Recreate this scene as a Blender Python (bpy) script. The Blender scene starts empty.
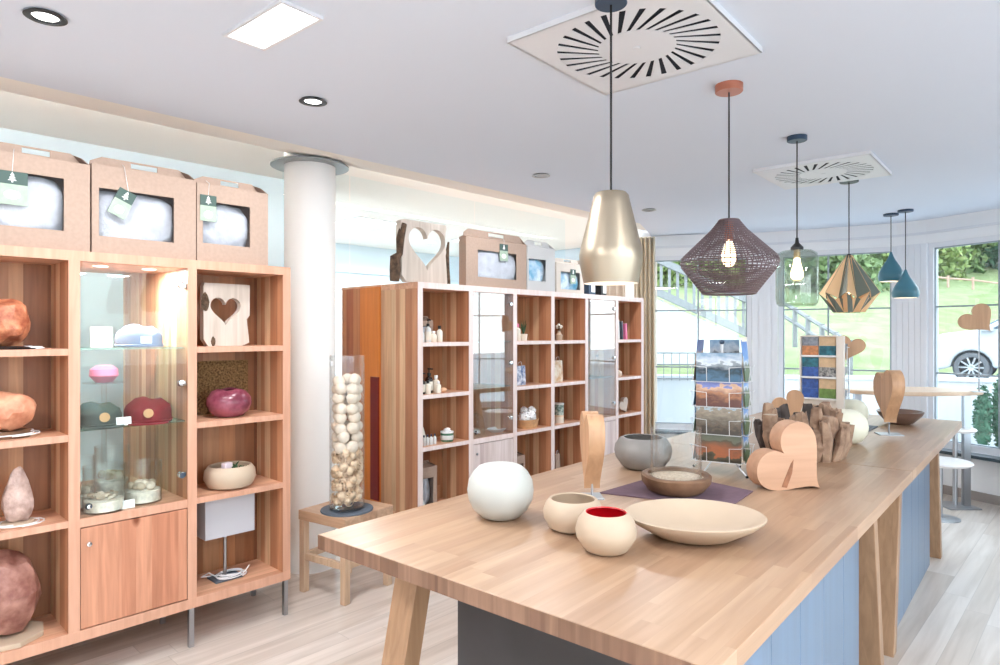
import bpy, bmesh, math, random
from mathutils import Vector, Matrix, noise as mnoise
PI = math.pi
D = bpy.data
scene = bpy.context.scene
COL = scene.collection

def lin(c):
    return tuple(((v/255)/12.92 if v/255 <= .04045 else ((v/255+.055)/1.055)**2.4) for v in c)

# ---------------------------------------------------------------- camera
CAM_H, FPX = 1.6, 650.0
YAW = math.radians(43.4)
cd = D.cameras.new('camera'); cam = D.objects.new('camera', cd); COL.objects.link(cam)
cam.location = (0, 0, CAM_H); cam.rotation_euler = (PI/2, 0, YAW)
cd.sensor_width = 36; cd.lens = 36*FPX/1000; cd.clip_start = .05; cd.clip_end = 300
scene.camera = cam

# ---------------------------------------------------------------- world and exposure
wd = D.worlds.new('sky'); scene.world = wd; wd.use_nodes = True
nt = wd.node_tree; nt.nodes.clear()
wo = nt.nodes.new('ShaderNodeOutputWorld'); bg = nt.nodes.new('ShaderNodeBackground')
tc = nt.nodes.new('ShaderNodeTexCoord'); sp = nt.nodes.new('ShaderNodeSeparateXYZ'); rp = nt.nodes.new('ShaderNodeValToRGB')
rp.color_ramp.elements[0].position = .0; rp.color_ramp.elements[0].color = (.93, .97, 1, 1)
rp.color_ramp.elements[1].position = .7; rp.color_ramp.elements[1].color = (.72, .85, 1, 1)
nt.links.new(tc.outputs['Generated'], sp.inputs[0]); nt.links.new(sp.outputs['Z'], rp.inputs[0])
nt.links.new(rp.outputs[0], bg.inputs[0]); nt.links.new(bg.outputs[0], wo.inputs[0])
bg.inputs[1].default_value = 3.6
vs = scene.view_settings
vs.view_transform = 'Standard'; vs.look = 'None'; vs.exposure = 0.8; vs.gamma = 1; vs.use_curve_mapping = False
cy = scene.cycles
cy.use_denoising = True; cy.max_bounces = 10; cy.transparent_max_bounces = 24
cy.diffuse_bounces = 5; cy.glossy_bounces = 4; cy.transmission_bounces = 8
cy.sample_clamp_indirect = 6; cy.caustics_reflective = False; cy.caustics_refractive = False

# ceiling panel lamps: x, y, watts (the first is the one the photo shows; the rest are added as unseen fill light)
PANEL_LAMPS = [(-2.29, 1.18, 16), (.9, 1.2, 22), (.9, -.9, 28), (-1.4, -1.0, 28), (2.1, 2.6, 26), (-6.6, 4.6, 42), (-6.6, 6.6, 42)]

# ---------------------------------------------------------------- where a sight line meets a height or a wall plane
def ray(px):
    q = (px-500)/FPX
    s, c = math.sin(YAW), math.cos(YAW)
    return q*c - s, q*s + c
def at_z(px, py, z):
    d = (CAM_H-z)*FPX/(py-332.5); X, Y = ray(px)
    return Vector((X*d, Y*d, z))
def at_x(px, py, x):
    X, Y = ray(px); d = x/X
    return Vector((x, Y*d, CAM_H-(py-332.5)*d/FPX))
def at_d(px, py, d):
    X, Y = ray(px)
    return Vector((X*d, Y*d, CAM_H-(py-332.5)*d/FPX))
def mpp(p):                                   # metres per pixel at a point
    return (-math.sin(YAW)*p[0] + math.cos(YAW)*p[1])/FPX

# ---------------------------------------------------------------- materials
def newmat(name):
    m = D.materials.new(name); m.use_nodes = True
    return m, m.node_tree.nodes, m.node_tree.links, m.node_tree.nodes['Principled BSDF']
def mat(name, rgb, rough=.6, metal=0, noise=0, nscale=12, bump=0, spec=.5, sheen=0, emit=None, estr=0, rgb2=None, detail=4):
    m, N, L, b = newmat(name)
    b.inputs['Base Color'].default_value = (*lin(rgb), 1)
    b.inputs['Roughness'].default_value = rough; b.inputs['Metallic'].default_value = metal
    b.inputs['Specular IOR Level'].default_value = spec
    if emit: b.inputs['Emission Color'].default_value = (*lin(emit), 1); b.inputs['Emission Strength'].default_value = estr
    if noise or bump or rgb2:
        t = N.new('ShaderNodeTexCoord'); n = N.new('ShaderNodeTexNoise'); n.inputs['Scale'].default_value = nscale; n.inputs['Detail'].default_value = detail
        L.new(t.outputs['Object'], n.inputs['Vector'])
        r = N.new('ShaderNodeValToRGB'); c = lin(rgb)
        c2 = lin(rgb2) if rgb2 else tuple(v*(1-noise) for v in c)
        c1 = c if rgb2 else tuple(min(1, v*(1+noise*.5)) for v in c)
        r.color_ramp.elements[0].position = .35; r.color_ramp.elements[0].color = (*c2, 1)
        r.color_ramp.elements[1].position = .65; r.color_ramp.elements[1].color = (*c1, 1)
        L.new(n.outputs['Fac'], r.inputs[0]); L.new(r.outputs[0], b.inputs['Base Color'])
        if bump:
            bp = N.new('ShaderNodeBump'); bp.inputs['Strength'].default_value = bump; bp.inputs['Distance'].default_value = .01
            L.new(n.outputs['Fac'], bp.inputs['Height']); L.new(bp.outputs[0], b.inputs['Normal'])
    return m
def wood(name, var, grain, pal, width=.075, length=3.0, rough=.45, streak=.16, gscale=1.0, knots=0, bump=.05, seam=0, xoff=0, ranvar=0):
    """glued staves: the colour changes along axis `var`, the grain runs along axis `grain`"""
    m, N, L, b = newmat(name); A = 'XYZ'
    t = N.new('ShaderNodeTexCoord'); s = N.new('ShaderNodeSeparateXYZ'); L.new(t.outputs['Object'], s.inputs[0])
    def M(op, a, bb=None, cc=None):
        n = N.new('ShaderNodeMath'); n.operation = op
        for i, v in enumerate((a, bb, cc)):
            if v is None: continue
            if isinstance(v, (int, float)): n.inputs[i].default_value = v
            else: L.new(v, n.inputs[i])
        return n.outputs[0]
    v, g = s.outputs[A[var]], s.outputs[A[grain]]
    other = s.outputs[A[3-var-grain]]
    oi = N.new('ShaderNodeObjectInfo')
    off = M('MULTIPLY', oi.outputs['Random'], ranvar) if ranvar else 0.0
    vv = M('ADD', M('DIVIDE', M('ADD', v, xoff), width), off) if ranvar else M('DIVIDE', M('ADD', v, xoff), width)
    # slight wander of stave width
    wv = M('ADD', vv, M('MULTIPLY', M('SINE', M('MULTIPLY', vv, 1.7)), .25))
    row = M('FLOOR', wv)
    wn = N.new('ShaderNodeTexWhiteNoise'); wn.noise_dimensions = '1D'; L.new(row, wn.inputs['W'])
    seg = M('FLOOR', M('ADD', M('DIVIDE', g, length), M('MULTIPLY', wn.outputs['Value'], 7.3)))
    cb = N.new('ShaderNodeCombineXYZ'); L.new(row, cb.inputs[0]); L.new(seg, cb.inputs[1])
    w2 = N.new('ShaderNodeTexWhiteNoise'); w2.noise_dimensions = '3D'; L.new(cb.outputs[0], w2.inputs['Vector'])
    r = N.new('ShaderNodeValToRGB'); r.color_ramp.interpolation = 'LINEAR'; e = r.color_ramp.elements
    while len(e) < len(pal): e.new(.5)
    for i, c in enumerate(pal):
        e[i].position = i/(len(pal)-1); e[i].color = (*lin(c), 1)
    L.new(w2.outputs['Value'], r.inputs[0])
    # grain
    sc = [1, 1, 1]; sc[var] = 34*gscale; sc[3-var-grain] = 34*gscale; sc[grain] = 2.2*gscale
    mp = N.new('ShaderNodeMapping'); mp.inputs['Scale'].default_value = sc
    L.new(t.outputs['Object'], mp.inputs[0])
    ad = N.new('ShaderNodeVectorMath'); ad.operation = 'MULTIPLY_ADD'
    L.new(w2.outputs['Color'], ad.inputs[0]); ad.inputs[1].default_value = (9, 9, 9); L.new(mp.outputs[0], ad.inputs[2])
    n = N.new('ShaderNodeTexNoise'); n.inputs['Scale'].default_value = 1; n.inputs['Detail'].default_value = 5; n.inputs['Distortion'].default_value = .6
    L.new(ad.outputs[0], n.inputs['Vector'])
    rr = N.new('ShaderNodeValToRGB'); rr.color_ramp.elements[0].position = .32; rr.color_ramp.elements[1].position = .68
    k = 1-streak*1.7; rr.color_ramp.elements[0].color = (k, k*.95, k*.9, 1); rr.color_ramp.elements[1].color = (1.06, 1.05, 1.04, 1)
    L.new(n.outputs['Fac'], rr.inputs[0])
    mx = N.new('ShaderNodeMix'); mx.data_type = 'RGBA'; mx.blend_type = 'MULTIPLY'; mx.inputs[0].default_value = 1
    L.new(r.outputs[0], mx.inputs[6]); L.new(rr.outputs[0], mx.inputs[7])
    col = mx.outputs[2]
    if knots:
        vo = N.new('ShaderNodeTexVoronoi'); vo.inputs['Scale'].default_value = 1; vo.inputs['Randomness'].default_value = 1
        sk = [3.2, 3.2, 3.2]; sk[grain] = 1.6
        m2 = N.new('ShaderNodeMapping'); m2.inputs['Scale'].default_value = [v*knots for v in sk]; L.new(t.outputs['Object'], m2.inputs[0]); L.new(m2.outputs[0], vo.inputs['Vector'])
        rk = N.new('ShaderNodeValToRGB'); rk.color_ramp.elements[0].position = .03; rk.color_ramp.elements[0].color = (.35, .2, .12, 1)
        rk.color_ramp.elements[1].position = .075; rk.color_ramp.elements[1].color = (1, 1, 1, 1); L.new(vo.outputs['Distance'], rk.inputs[0])
        m3 = N.new('ShaderNodeMix'); m3.data_type = 'RGBA'; m3.blend_type = 'MULTIPLY'; m3.inputs[0].default_value = 1
        L.new(col, m3.inputs[6]); L.new(rk.outputs[0], m3.inputs[7]); col = m3.outputs[2]
    if seam:
        fr = M('FRACT', wv); ed = M('MINIMUM', fr, M('SUBTRACT', 1.0, fr))
        gg = M('FRACT', M('ADD', M('DIVIDE', g, length), M('MULTIPLY', wn.outputs['Value'], 7.3))); eg = M('MULTIPLY', M('MINIMUM', gg, M('SUBTRACT', 1.0, gg)), length/width)
        mn = M('MINIMUM', ed, eg)
        ln = M('MULTIPLY_ADD', M('MINIMUM', M('DIVIDE', mn, .02), 1.0), seam, 1-seam)
        m4 = N.new('ShaderNodeMix'); m4.data_type = 'RGBA'; m4.blend_type = 'MULTIPLY'; m4.inputs[0].default_value = 1
        c4 = N.new('ShaderNodeCombineColor')
        for i in range(3): L.new(ln, c4.inputs[i])
        L.new(col, m4.inputs[6]); L.new(c4.outputs[0], m4.inputs[7]); col = m4.outputs[2]
    L.new(col, b.inputs['Base Color']); b.inputs['Roughness'].default_value = rough
    if bump:
        bp = N.new('ShaderNodeBump'); bp.inputs['Strength'].default_value = bump; bp.inputs['Distance'].default_value = .003
        L.new(n.outputs['Fac'], bp.inputs['Height']); L.new(bp.outputs[0], b.inputs['Normal'])
    return m
def glass(name, tint=(255, 255, 255), refl=.12, rough=.02, edge=.55):
    """thin clear glass: see-through, with reflections that grow towards grazing angles"""
    m, N, L, b = newmat(name); N.remove(b)
    o = N['Material Output']; tr = N.new('ShaderNodeBsdfTransparent'); gl = N.new('ShaderNodeBsdfGlossy'); mx = N.new('ShaderNodeMixShader')
    tr.inputs[0].default_value = (*lin(tint), 1); gl.inputs['Roughness'].default_value = rough
    lw = N.new('ShaderNodeLayerWeight'); lw.inputs[0].default_value = .35
    mr = N.new('ShaderNodeMapRange'); mr.inputs[3].default_value = refl*.35; mr.inputs[4].default_value = edge
    L.new(lw.outputs['Facing'], mr.inputs[0])
    pw = N.new('ShaderNodeMath'); pw.operation = 'POWER'; L.new(lw.outputs['Facing'], pw.inputs[0]); pw.inputs[1].default_value = 2.5
    L.new(pw.outputs[0], mr.inputs[0])
    L.new(mr.outputs[0], mx.inputs[0]); L.new(tr.outputs[0], mx.inputs[1]); L.new(gl.outputs[0], mx.inputs[2]); L.new(mx.outputs[0], o.inputs[0])
    return m
def emitter(name, rgb, strength):
    m, N, L, b = newmat(name)
    b.inputs['Base Color'].default_value = (0, 0, 0, 1); b.inputs['Emission Color'].default_value = (*lin(rgb), 1); b.inputs['Emission Strength'].default_value = strength
    return m

PW = [(176, 112, 74), (205, 146, 104), (196, 132, 90), (222, 172, 130), (186, 120, 82), (236, 204, 166), (200, 140, 98)]
PIN = [(191, 131, 96), (220, 169, 130), (167, 109, 78), (234, 203, 165), (202, 148, 111), (179, 119, 88)]
M = dict(
    wall=mat('white_plaster', (238, 240, 243), .8), wall_blue=mat('pale_blue_plaster', (214, 230, 240), .8),
    ceil=mat('ceiling_paint', (220, 229, 242), .85), cove=mat('cove_paint', (244, 243, 238), .8),
    column=mat('column_paint', (240, 238, 235), .55),
    frame=mat('window_frame_paint', (224, 227, 233), .45), bead=mat('glazing_bead_grey', (150, 160, 168), .5),
    sill=mat('slate_sill', (58, 74, 84), .3),
    floor=wood('washed_plank_floor', 0, 1, [(204, 192, 182), (216, 206, 198), (198, 186, 176), (222, 214, 208), (210, 199, 190)], .16, 1.6, .34, .12, .5, seam=.25, bump=.03),
    shelf_side=wood('beech_stave_side', 0, 2, PIN, .062, 60, .42, .10, xoff=.02), shelf_back=wood('beech_stave_back', 1, 2, [(132, 82, 54), (186, 132, 92), (120, 72, 46), (200, 152, 112), (146, 94, 62)], .075, 60, .45, .12),
    shelf_deck=wood('beech_stave_shelf', 0, 1, [(207, 155, 125), (225, 179, 148), (198, 143, 115)], .07, 60, .4, .10),
    shelf_front=wood('beech_edge', 1, 2, [(198, 152, 128), (204, 158, 134)], .5, 60, .4, .06), shelf_front_lit=wood('window_lit_beech_edge', 1, 2, [(221, 205, 204), (226, 211, 208)], .5, 60, .38, .04),  # second edge is a lit copy: window light painted into the beech colour
    door=wood('knotty_door', 1, 2, [(199, 140, 111), (209, 153, 124), (184, 123, 95), (219, 171, 143)], .085, 60, .4, .14, knots=1),
    door2=wood('pale_door', 1, 2, [(206, 190, 192), (222, 208, 206), (192, 172, 172)], .06, 60, .4, .08),
    table=wood('oak_block_top', 0, 1, [(168, 136, 110), (175, 145, 119), (181, 152, 127), (162, 130, 105), (177, 148, 123)], .048, .55, .34, .09, .9, seam=.08, bump=.02),
    table_end=wood('oak_end', 0, 2, [(129, 95, 76), (147, 114, 93), (113, 82, 63)], .05, 60, .42, .2), 
    leg=wood('oak_leg', 0, 2, [(160, 124, 94), (170, 137, 108)], .06, 60, .42, .14), leg_dark=wood('oak_leg_brown', 0, 2, [(132, 87, 65), (142, 98, 75)], .06, 60, .42, .14),
    blue=wood('blue_lit_grey_panel', 1, 2, [(98, 121, 147), (102, 125, 151)], 1.2, 60, .35, .015, .5), charcoal=mat('charcoal_panel', (62, 60, 62), .5, noise=.25, nscale=3),  # side panels are grey, with bluish window light painted into their colour
    stool=wood('stool_ash', 1, 0, [(188, 152, 126), (198, 166, 139), (179, 142, 114)], .08, 60, .42, .12), stool_leg=wood('stool_leg_ash', 0, 2, [(198, 170, 143), (204, 176, 150)], .05, 60, .42, .08),
    orange=wood('orange_cherry', 0, 2, [(206, 118, 44), (214, 126, 52)], .3, 60, .35, .05), darkred=mat('dark_red_lacquer', (118, 22, 20), .3), redbrown=wood('red_brown', 0, 2, [(160, 84, 50), (176, 98, 60), (210, 150, 104)], .06, 60, .4, .1),
    card=mat('kraft_cardboard', (169, 146, 131), .85, noise=.06, nscale=60), card_pale=mat('pale_cardboard', (192, 192, 192), .85), card_in=mat('cardboard_inside', (135, 113, 100), .9),
    pillow=mat('white_wool', (206, 204, 204), .95, noise=.12, nscale=14, bump=1.0), white=mat('white_plastic', (242, 242, 242), .45), tag=mat('pale_green_tag', (158, 176, 158), .6, noise=.08, nscale=40),
    green_dk=mat('dark_green_print', (62, 84, 78), .6), black=mat('black_metal', (28, 29, 32), .4), blackcord=mat('black_cable', (26, 26, 30), .6),
    steel=mat('brushed_steel', (176, 180, 186), .28, 1), chrome=mat('chrome', (225, 228, 232), .12, 1), wire=mat('white_wire', (216, 218, 220), .35, .3),
    cable=mat('white_cable', (226, 226, 228), .5), navy=mat('navy_canopy', (44, 66, 90), .4), teal=mat('teal_lacquer', (62, 112, 128), .35),
    glass=glass('clear_glass', (254, 255, 255), .10, .03, .9), winglass=glass('window_glass', (250, 253, 252), .10, .01, .35), doorglass=glass('door_glass', (252, 255, 254), .06, .02, .25), mirrorglass=glass('reflective_door_glass', (250, 253, 255), .40, .01, .5), partition=glass('partition_glass', (250, 254, 255), .02, .02, .10), gshelf=glass('greenish_shelf_glass', (215, 235, 228), .3, .02, .7), film=glass('clear_film', (250, 252, 255), .06, .12, .25),
    smoke=glass('smoked_glass', (236, 240, 237), .2, .03, .55),
    lampglass=emitter('lit_diffuser', (255, 253, 248), 3.0), led=emitter('led_tape', (255, 250, 242), 45),
    bulb=emitter('warm_bulb', (255, 222, 180), 5), spotlit=emitter('spot_lens', (255, 253, 250), 3),
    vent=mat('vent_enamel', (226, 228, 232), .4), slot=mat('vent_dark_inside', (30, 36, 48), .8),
    turned=mat('pale_turned_wood', (188, 168, 146), .55, noise=.07, nscale=5), pine=wood('pine_blank', 0, 2, [(186, 146, 112), (194, 154, 120)], .35, 60, .5, .12, .7), pine_pale=wood('weathered_pine', 0, 2, [(201, 190, 179), (206, 195, 185)], .3, 60, .6, .14, .6, knots=.7),
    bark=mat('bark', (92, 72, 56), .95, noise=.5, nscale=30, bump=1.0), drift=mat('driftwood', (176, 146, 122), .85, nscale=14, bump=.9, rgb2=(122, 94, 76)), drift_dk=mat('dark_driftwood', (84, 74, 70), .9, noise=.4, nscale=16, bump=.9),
    cork=mat('cork_board', (150, 118, 76), .95, nscale=90, rgb2=(84, 60, 36), bump=.5), salt=mat('orange_salt_crystal', (214, 142, 104), .45, nscale=22, rgb2=(150, 78, 52), bump=1.2),
    salt_pale=mat('peach_salt_crystal', (224, 166, 134), .5, nscale=14, rgb2=(186, 118, 88), bump=1.2), quartz=mat('pinkish_white_stone', (214, 188, 178), .55, nscale=18, rgb2=(160, 134, 124), bump=1.2),
    pinkrock=mat('pink_brown_crystal', (184, 138, 124), .5, nscale=14, rgb2=(132, 84, 74), bump=1.2),
    candle=mat('white_frosted_glass', (184, 186, 181), .5), candle2=mat('ivory_wax', (228, 226, 206), .55),
    red=mat('red_glaze', (196, 16, 30), .3), stonegrey=mat('grey_stone', (138, 134, 130), .55, noise=.2, nscale=7, bump=.15), brownbowl=mat('brown_rustic_wood', (132, 100, 76), .6, nscale=9, rgb2=(92, 66, 48), bump=.2), sand=mat('pale_grit', (226, 210, 190), .95, nscale=140, rgb2=(186, 164, 140), bump=1),
    purple=mat('purple_felt', (112, 88, 100), .9, noise=.1, nscale=30), slate=mat('slate_disc', (84, 94, 106), .6, noise=.12, nscale=20),
    ball=mat('raw_wood_ball', (230, 214, 196), .7, noise=.08, nscale=30), shaving=mat('wood_curl', (236, 208, 176), .75, noise=.1, nscale=40),
    burgundy=mat('burgundy_wool', (116, 34, 40), .85, noise=.1, nscale=60), capgrey=mat('charcoal_green_wool', (66, 74, 72), .9, noise=.1, nscale=60), capblue=mat('pale_blue_cotton', (118, 132, 162), .85, noise=.05, nscale=60), leather=mat('tan_leather_patch', (186, 148, 108), .7),
    pink=mat('pink_glaze', (232, 124, 164), .4), vase_purple=mat('plum_glaze', (156, 84, 100), .25, nscale=14, rgb2=(104, 42, 58)), shade=mat('pale_grey_lampshade', (186, 186, 192), .85),
    plant=mat('dark_green_leaf', (56, 84, 52), .6), pebble=mat('pebbles', (236, 226, 212), .8, noise=.2, nscale=40, bump=.5), seatwhite=mat('white_seat', (236, 234, 234), .4),
    tabletop2=mat('pale_oak_round_top', (208, 180, 154), .4, noise=.06, nscale=10), curtain=mat('beige_curtain', (206, 194, 172), .9), curtain_br=mat('taupe_curtain', (186, 170, 156), .9),
    dish=mat('dark_bronze_wood', (112, 88, 76), .35, noise=.15, nscale=8), spiral=mat('paper_cream', (230, 220, 204), .8), label=mat('label_cream', (228, 222, 208), .7),
    amber=mat('dark_bottle', (44, 34, 34), .2), bottleclear=mat('milky_bottle', (214, 216, 214), .3), greenjar=mat('green_label_jar', (60, 112, 84), .4), bluelab=mat('blue_cap', (38, 56, 84), .4),
)
# ---------------------------------------------------------------- mesh building
class MB:
    def __init__(self): self.bm = bmesh.new()
    def _tag(self, before, mi):
        for f in self.bm.faces:
            if f.index == -1 or f not in before: pass
    def quad(self, pts, mi=0):
        f = self.bm.faces.new([self.bm.verts.new(p) for p in pts]); f.material_index = mi; return f
    def box(self, x0, x1, y0, y1, z0, z1, mi=0, mx=None):
        P = [Vector((x, y, z)) for z in (z0, z1) for y in (y0, y1) for x in (x0, x1)]
        if mx is not None: P = [mx @ p for p in P]
        v = [self.bm.verts.new(p) for p in P]
        for q in ((0, 2, 3, 1), (4, 5, 7, 6), (0, 1, 5, 4), (2, 6, 7, 3), (0, 4, 6, 2), (1, 3, 7, 5)):
            self.bm.faces.new([v[i] for i in q]).material_index = mi
        return self
    def hull8(self, bot, top, mi=0):           # two quads joined
        v = [self.bm.verts.new(p) for p in list(bot)+list(top)]
        for q in ((0, 3, 2, 1), (4, 5, 6, 7), (0, 1, 5, 4), (1, 2, 6, 5), (2, 3, 7, 6), (3, 0, 4, 7)):
            self.bm.faces.new([v[i] for i in q]).material_index = mi
        return self
    def lathe(self, prof, seg=32, mx=None, mi=0, mis=None, close=False, squash=None):
        rings = []
        for r, z in prof:
            if r < 1e-6: rings.append([self.bm.verts.new((0, 0, z))])
            else: rings.append([self.bm.verts.new((r*math.cos(2*PI*i/seg), r*math.sin(2*PI*i/seg), z)) for i in range(seg)])
        vs_ = [v for r in rings for v in r]
        pairs = list(zip(rings[:-1], rings[1:]))
        if close: pairs.append((rings[-1], rings[0]))
        for k, (a, b) in enumerate(pairs):
            m_ = mis[min(k, len(mis)-1)] if mis else mi
            for i in range(seg):
                j = (i+1) % seg
                if len(a) == 1 and len(b) == 1: continue
                if len(a) == 1: f = [a[0], b[j], b[i]][::-1]
                elif len(b) == 1: f = [a[i], a[j], b[0]]
                else: f = [a[i], a[j], b[j], b[i]]
                self.bm.faces.new(f).material_index = m_
        for v in vs_:
            if squash: v.co.x *= squash[0]; v.co.y *= squash[1]
            if mx is not None: v.co = mx @ v.co
        return self
    def cyl(self, x, y, z0, z1, r, r2=None, seg=20, mi=0, mx=None):
        r2 = r if r2 is None else r2
        m_ = Matrix.Translation((x, y, 0)); m_ = mx @ m_ if mx is not None else m_
        return self.lathe([(0, z0), (r, z0), (r2, z1), (0, z1)], seg, m_, mi)
    def tube(self, pts, r, seg=8, mi=0, closed=False):
        pts = [Vector(p) for p in pts]; n = len(pts); rings = []
        up = None
        for i, p in enumerate(pts):
            if closed: t = pts[(i+1) % n]-pts[i-1]
            else: t = pts[min(i+1, n-1)]-pts[max(i-1, 0)]
            t.normalize()
            if up is None: up = Vector((0, 0, 1)) if abs(t.z) < .9 else Vector((1, 0, 0))
            a = t.cross(up)
            if a.length < 1e-4: a = t.cross(Vector((.3, .9, .1)))
            a.normalize(); b = a.cross(t); up = b
            rr = r[i] if isinstance(r, (list, tuple)) else r
            rings.append([self.bm.verts.new(p+a*rr*math.cos(2*PI*k/seg)+b*rr*math.sin(2*PI*k/seg)) for k in range(seg)])
        for i in range(n if closed else n-1):
            A, B = rings[i], rings[(i+1) % n]
            for k in range(seg):
                j = (k+1) % seg; self.bm.faces.new([A[k], A[j], B[j], B[k]]).material_index = mi
        if not closed:
            self.bm.faces.new(rings[0][::-1]).material_index = mi; self.bm.faces.new(rings[-1]).material_index = mi
        return self
    def prism(self, outline, t0, t1, axes='xz', mi=0, mi_side=None, mx=None):
        def P(a, b, t):
            p = {'xz': (a, t, b), 'yz': (t, a, b), 'xy': (a, b, t)}[axes]
            return mx @ Vector(p) if mx is not None else p
        A = [self.bm.verts.new(P(a, b, t0)) for a, b in outline]; B = [self.bm.verts.new(P(a, b, t1)) for a, b in outline]
        self.bm.faces.new(A).material_index = mi; self.bm.faces.new(B[::-1]).material_index = mi
        n = len(A); ms = mi if mi_side is None else mi_side
        for i in range(n):
            j = (i+1) % n; self.bm.faces.new([A[i], B[i], B[j], A[j]]).material_index = ms
        return self
    def frame(self, outer, inner, t0, t1, axes='xz', mi=0, mi_in=None, mi_out=None, mx=None):
        def P(a, b, t):
            p = {'xz': (a, t, b), 'yz': (t, a, b), 'xy': (a, b, t)}[axes]
            return mx @ Vector(p) if mx is not None else p
        n = len(outer)
        R = [[self.bm.verts.new(P(a, b, t)) for a, b in L_] for t in (t0, t1) for L_ in (outer, inner)]
        for i in range(n):
            j = (i+1) % n
            for q, m_ in (((R[0], R[1]), mi), ((R[3], R[2]), mi), ((R[2], R[0]), mi if mi_out is None else mi_out), ((R[1], R[3]), mi if mi_in is None else mi_in)):
                self.bm.faces.new([q[0][i], q[0][j], q[1][j], q[1][i]]).material_index = m_
        return self
    def blob(self, c, rad, amp=.15, seed=0, sub=3, freq=2.0, mi=0, mx=None, flat=None):
        r = bmesh.ops.create_icosphere(self.bm, subdivisions=sub, radius=1)
        for v in r['verts']:
            p = v.co.copy(); n_ = mnoise.noise(p*freq+Vector((seed*3.1, seed*1.7, seed*.9)))
            p = p*(1+amp*n_*2)
            p = Vector((p.x*rad[0], p.y*rad[1], p.z*rad[2]))
            if flat is not None and p.z < flat: p.z = flat
            v.co = (mx @ p if mx is not None else p)+Vector(c)
        for v in r['verts']:
            for f in v.link_faces: f.material_index = mi
        return self
    def build(self, name, mats, parent=None, smooth=True, bevel=0, loc=None, rotz=0, angle=35, bseg=2):
        bmesh.ops.recalc_face_normals(self.bm, faces=self.bm.faces)
        me = D.meshes.new(name); self.bm.to_mesh(me); self.bm.free()
        for m_ in (mats if isinstance(mats, (list, tuple)) else [mats]): me.materials.append(M[m_] if isinstance(m_, str) else m_)
        if smooth:
            me.polygons.foreach_set('use_smooth', [True]*len(me.polygons))
            me.set_sharp_from_angle(angle=math.radians(angle))
        o = D.objects.new(name, me); COL.objects.link(o)
        if loc is not None: o.location = loc
        o.rotation_euler.z = rotz
        if parent: o.parent = parent
        if bevel:
            b = o.modifiers.new('bevel', 'BEVEL'); b.width = bevel; b.segments = bseg; b.limit_method = 'ANGLE'; b.angle_limit = math.radians(40)
        return o
def tag(o, label, cat, group=None, kind=None):
    o['label'] = label; o['category'] = cat
    if group: o['group'] = group
    if kind: o['kind'] = kind
    return o
def thing(name, label, cat, loc=(0, 0, 0), rotz=0, group=None):
    o = D.objects.new(name, None); COL.objects.link(o); o.empty_display_size = .1
    o.location = loc; o.rotation_euler.z = rotz
    return tag(o, label, cat, group)
def struct(o): o['kind'] = 'structure'; return o
def dup(root, loc=None, rotz=None, label=None, group=None, scale=None):
    r = root.copy(); COL.objects.link(r)
    if loc is not None: r.location = loc
    if rotz is not None: r.rotation_euler.z = rotz
    if scale is not None: r.scale = (scale,)*3
    if label: r['label'] = label
    if group: r['group'] = group
    for ch in list(root.children):
        c = ch.copy(); COL.objects.link(c); c.parent = r
        for g in list(ch.children):
            d_ = g.copy(); COL.objects.link(d_); d_.parent = c
    return r
def heart(n=48, w=1.0, rot=0, off=0):
    pts = []
    for i in range(n):
        t = 2*PI*i/n+off
        x = 16*math.sin(t)**3; y = 13*math.cos(t)-5*math.cos(2*t)-2*math.cos(3*t)-math.cos(4*t)
        x, y = x/32*w, (y+2.5)/32*w
        pts.append((x*math.cos(rot)-y*math.sin(rot), x*math.sin(rot)+y*math.cos(rot)))
    return pts
def rect_ring(n, x0, x1, z0, z1, cx, cz, angs):
    out = []
    for a in angs:
        dx, dz = math.cos(a), math.sin(a); t = 1e9
        if dx > 1e-6: t = min(t, (x1-cx)/dx)
        if dx < -1e-6: t = min(t, (x0-cx)/dx)
        if dz > 1e-6: t = min(t, (z1-cz)/dz)
        if dz < -1e-6: t = min(t, (z0-cz)/dz)
        out.append((cx+dx*t, cz+dz*t))
    return out
# ================================================================ THE SETTING
CEIL = 2.75; REC = 2.93
curve_px = [(640, 7.80), (649, 7.76), (752, 7.50), (778, 7.40), (897, 6.83), (927, 6.62), (1005, 5.98), (1030, 5.76), (1130, 4.85)]
CV = [at_d(px, 332.5, d) for px, d in curve_px]; CV = [(p.x, p.y) for p in CV]
EAST = [(2.7, 4.6), (2.7, -2.6)]
def wall_strip(mb, a, b, z0, z1, th=.12, mi=0, out=1, inset=0):
    a, b = Vector((*a, 0)), Vector((*b, 0)); t = (b-a).normalized(); n = Vector((-t.y, t.x, 0))*out
    a, b = a+n*inset, b+n*inset
    mb.hull8([a+Vector((0, 0, z0)), b+Vector((0, 0, z0)), b+n*th+Vector((0, 0, z0)), a+n*th+Vector((0, 0, z0))],
             [a+Vector((0, 0, z1)), b+Vector((0, 0, z1)), b+n*th+Vector((0, 0, z1)), a+n*th+Vector((0, 0, z1))], mi)
outline = [(2.7, -2.6), (2.7, 4.6)]+CV[::-1]+[(-5.3, 8.3), (-8.4, 8.3), (-8.4, 3.3), (-5.25, 3.3), (-5.25, -2.6)]
mb = MB(); mb.prism(outline, -.08, 0, 'xy'); struct(mb.build('floor', 'floor', smooth=False))
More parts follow.
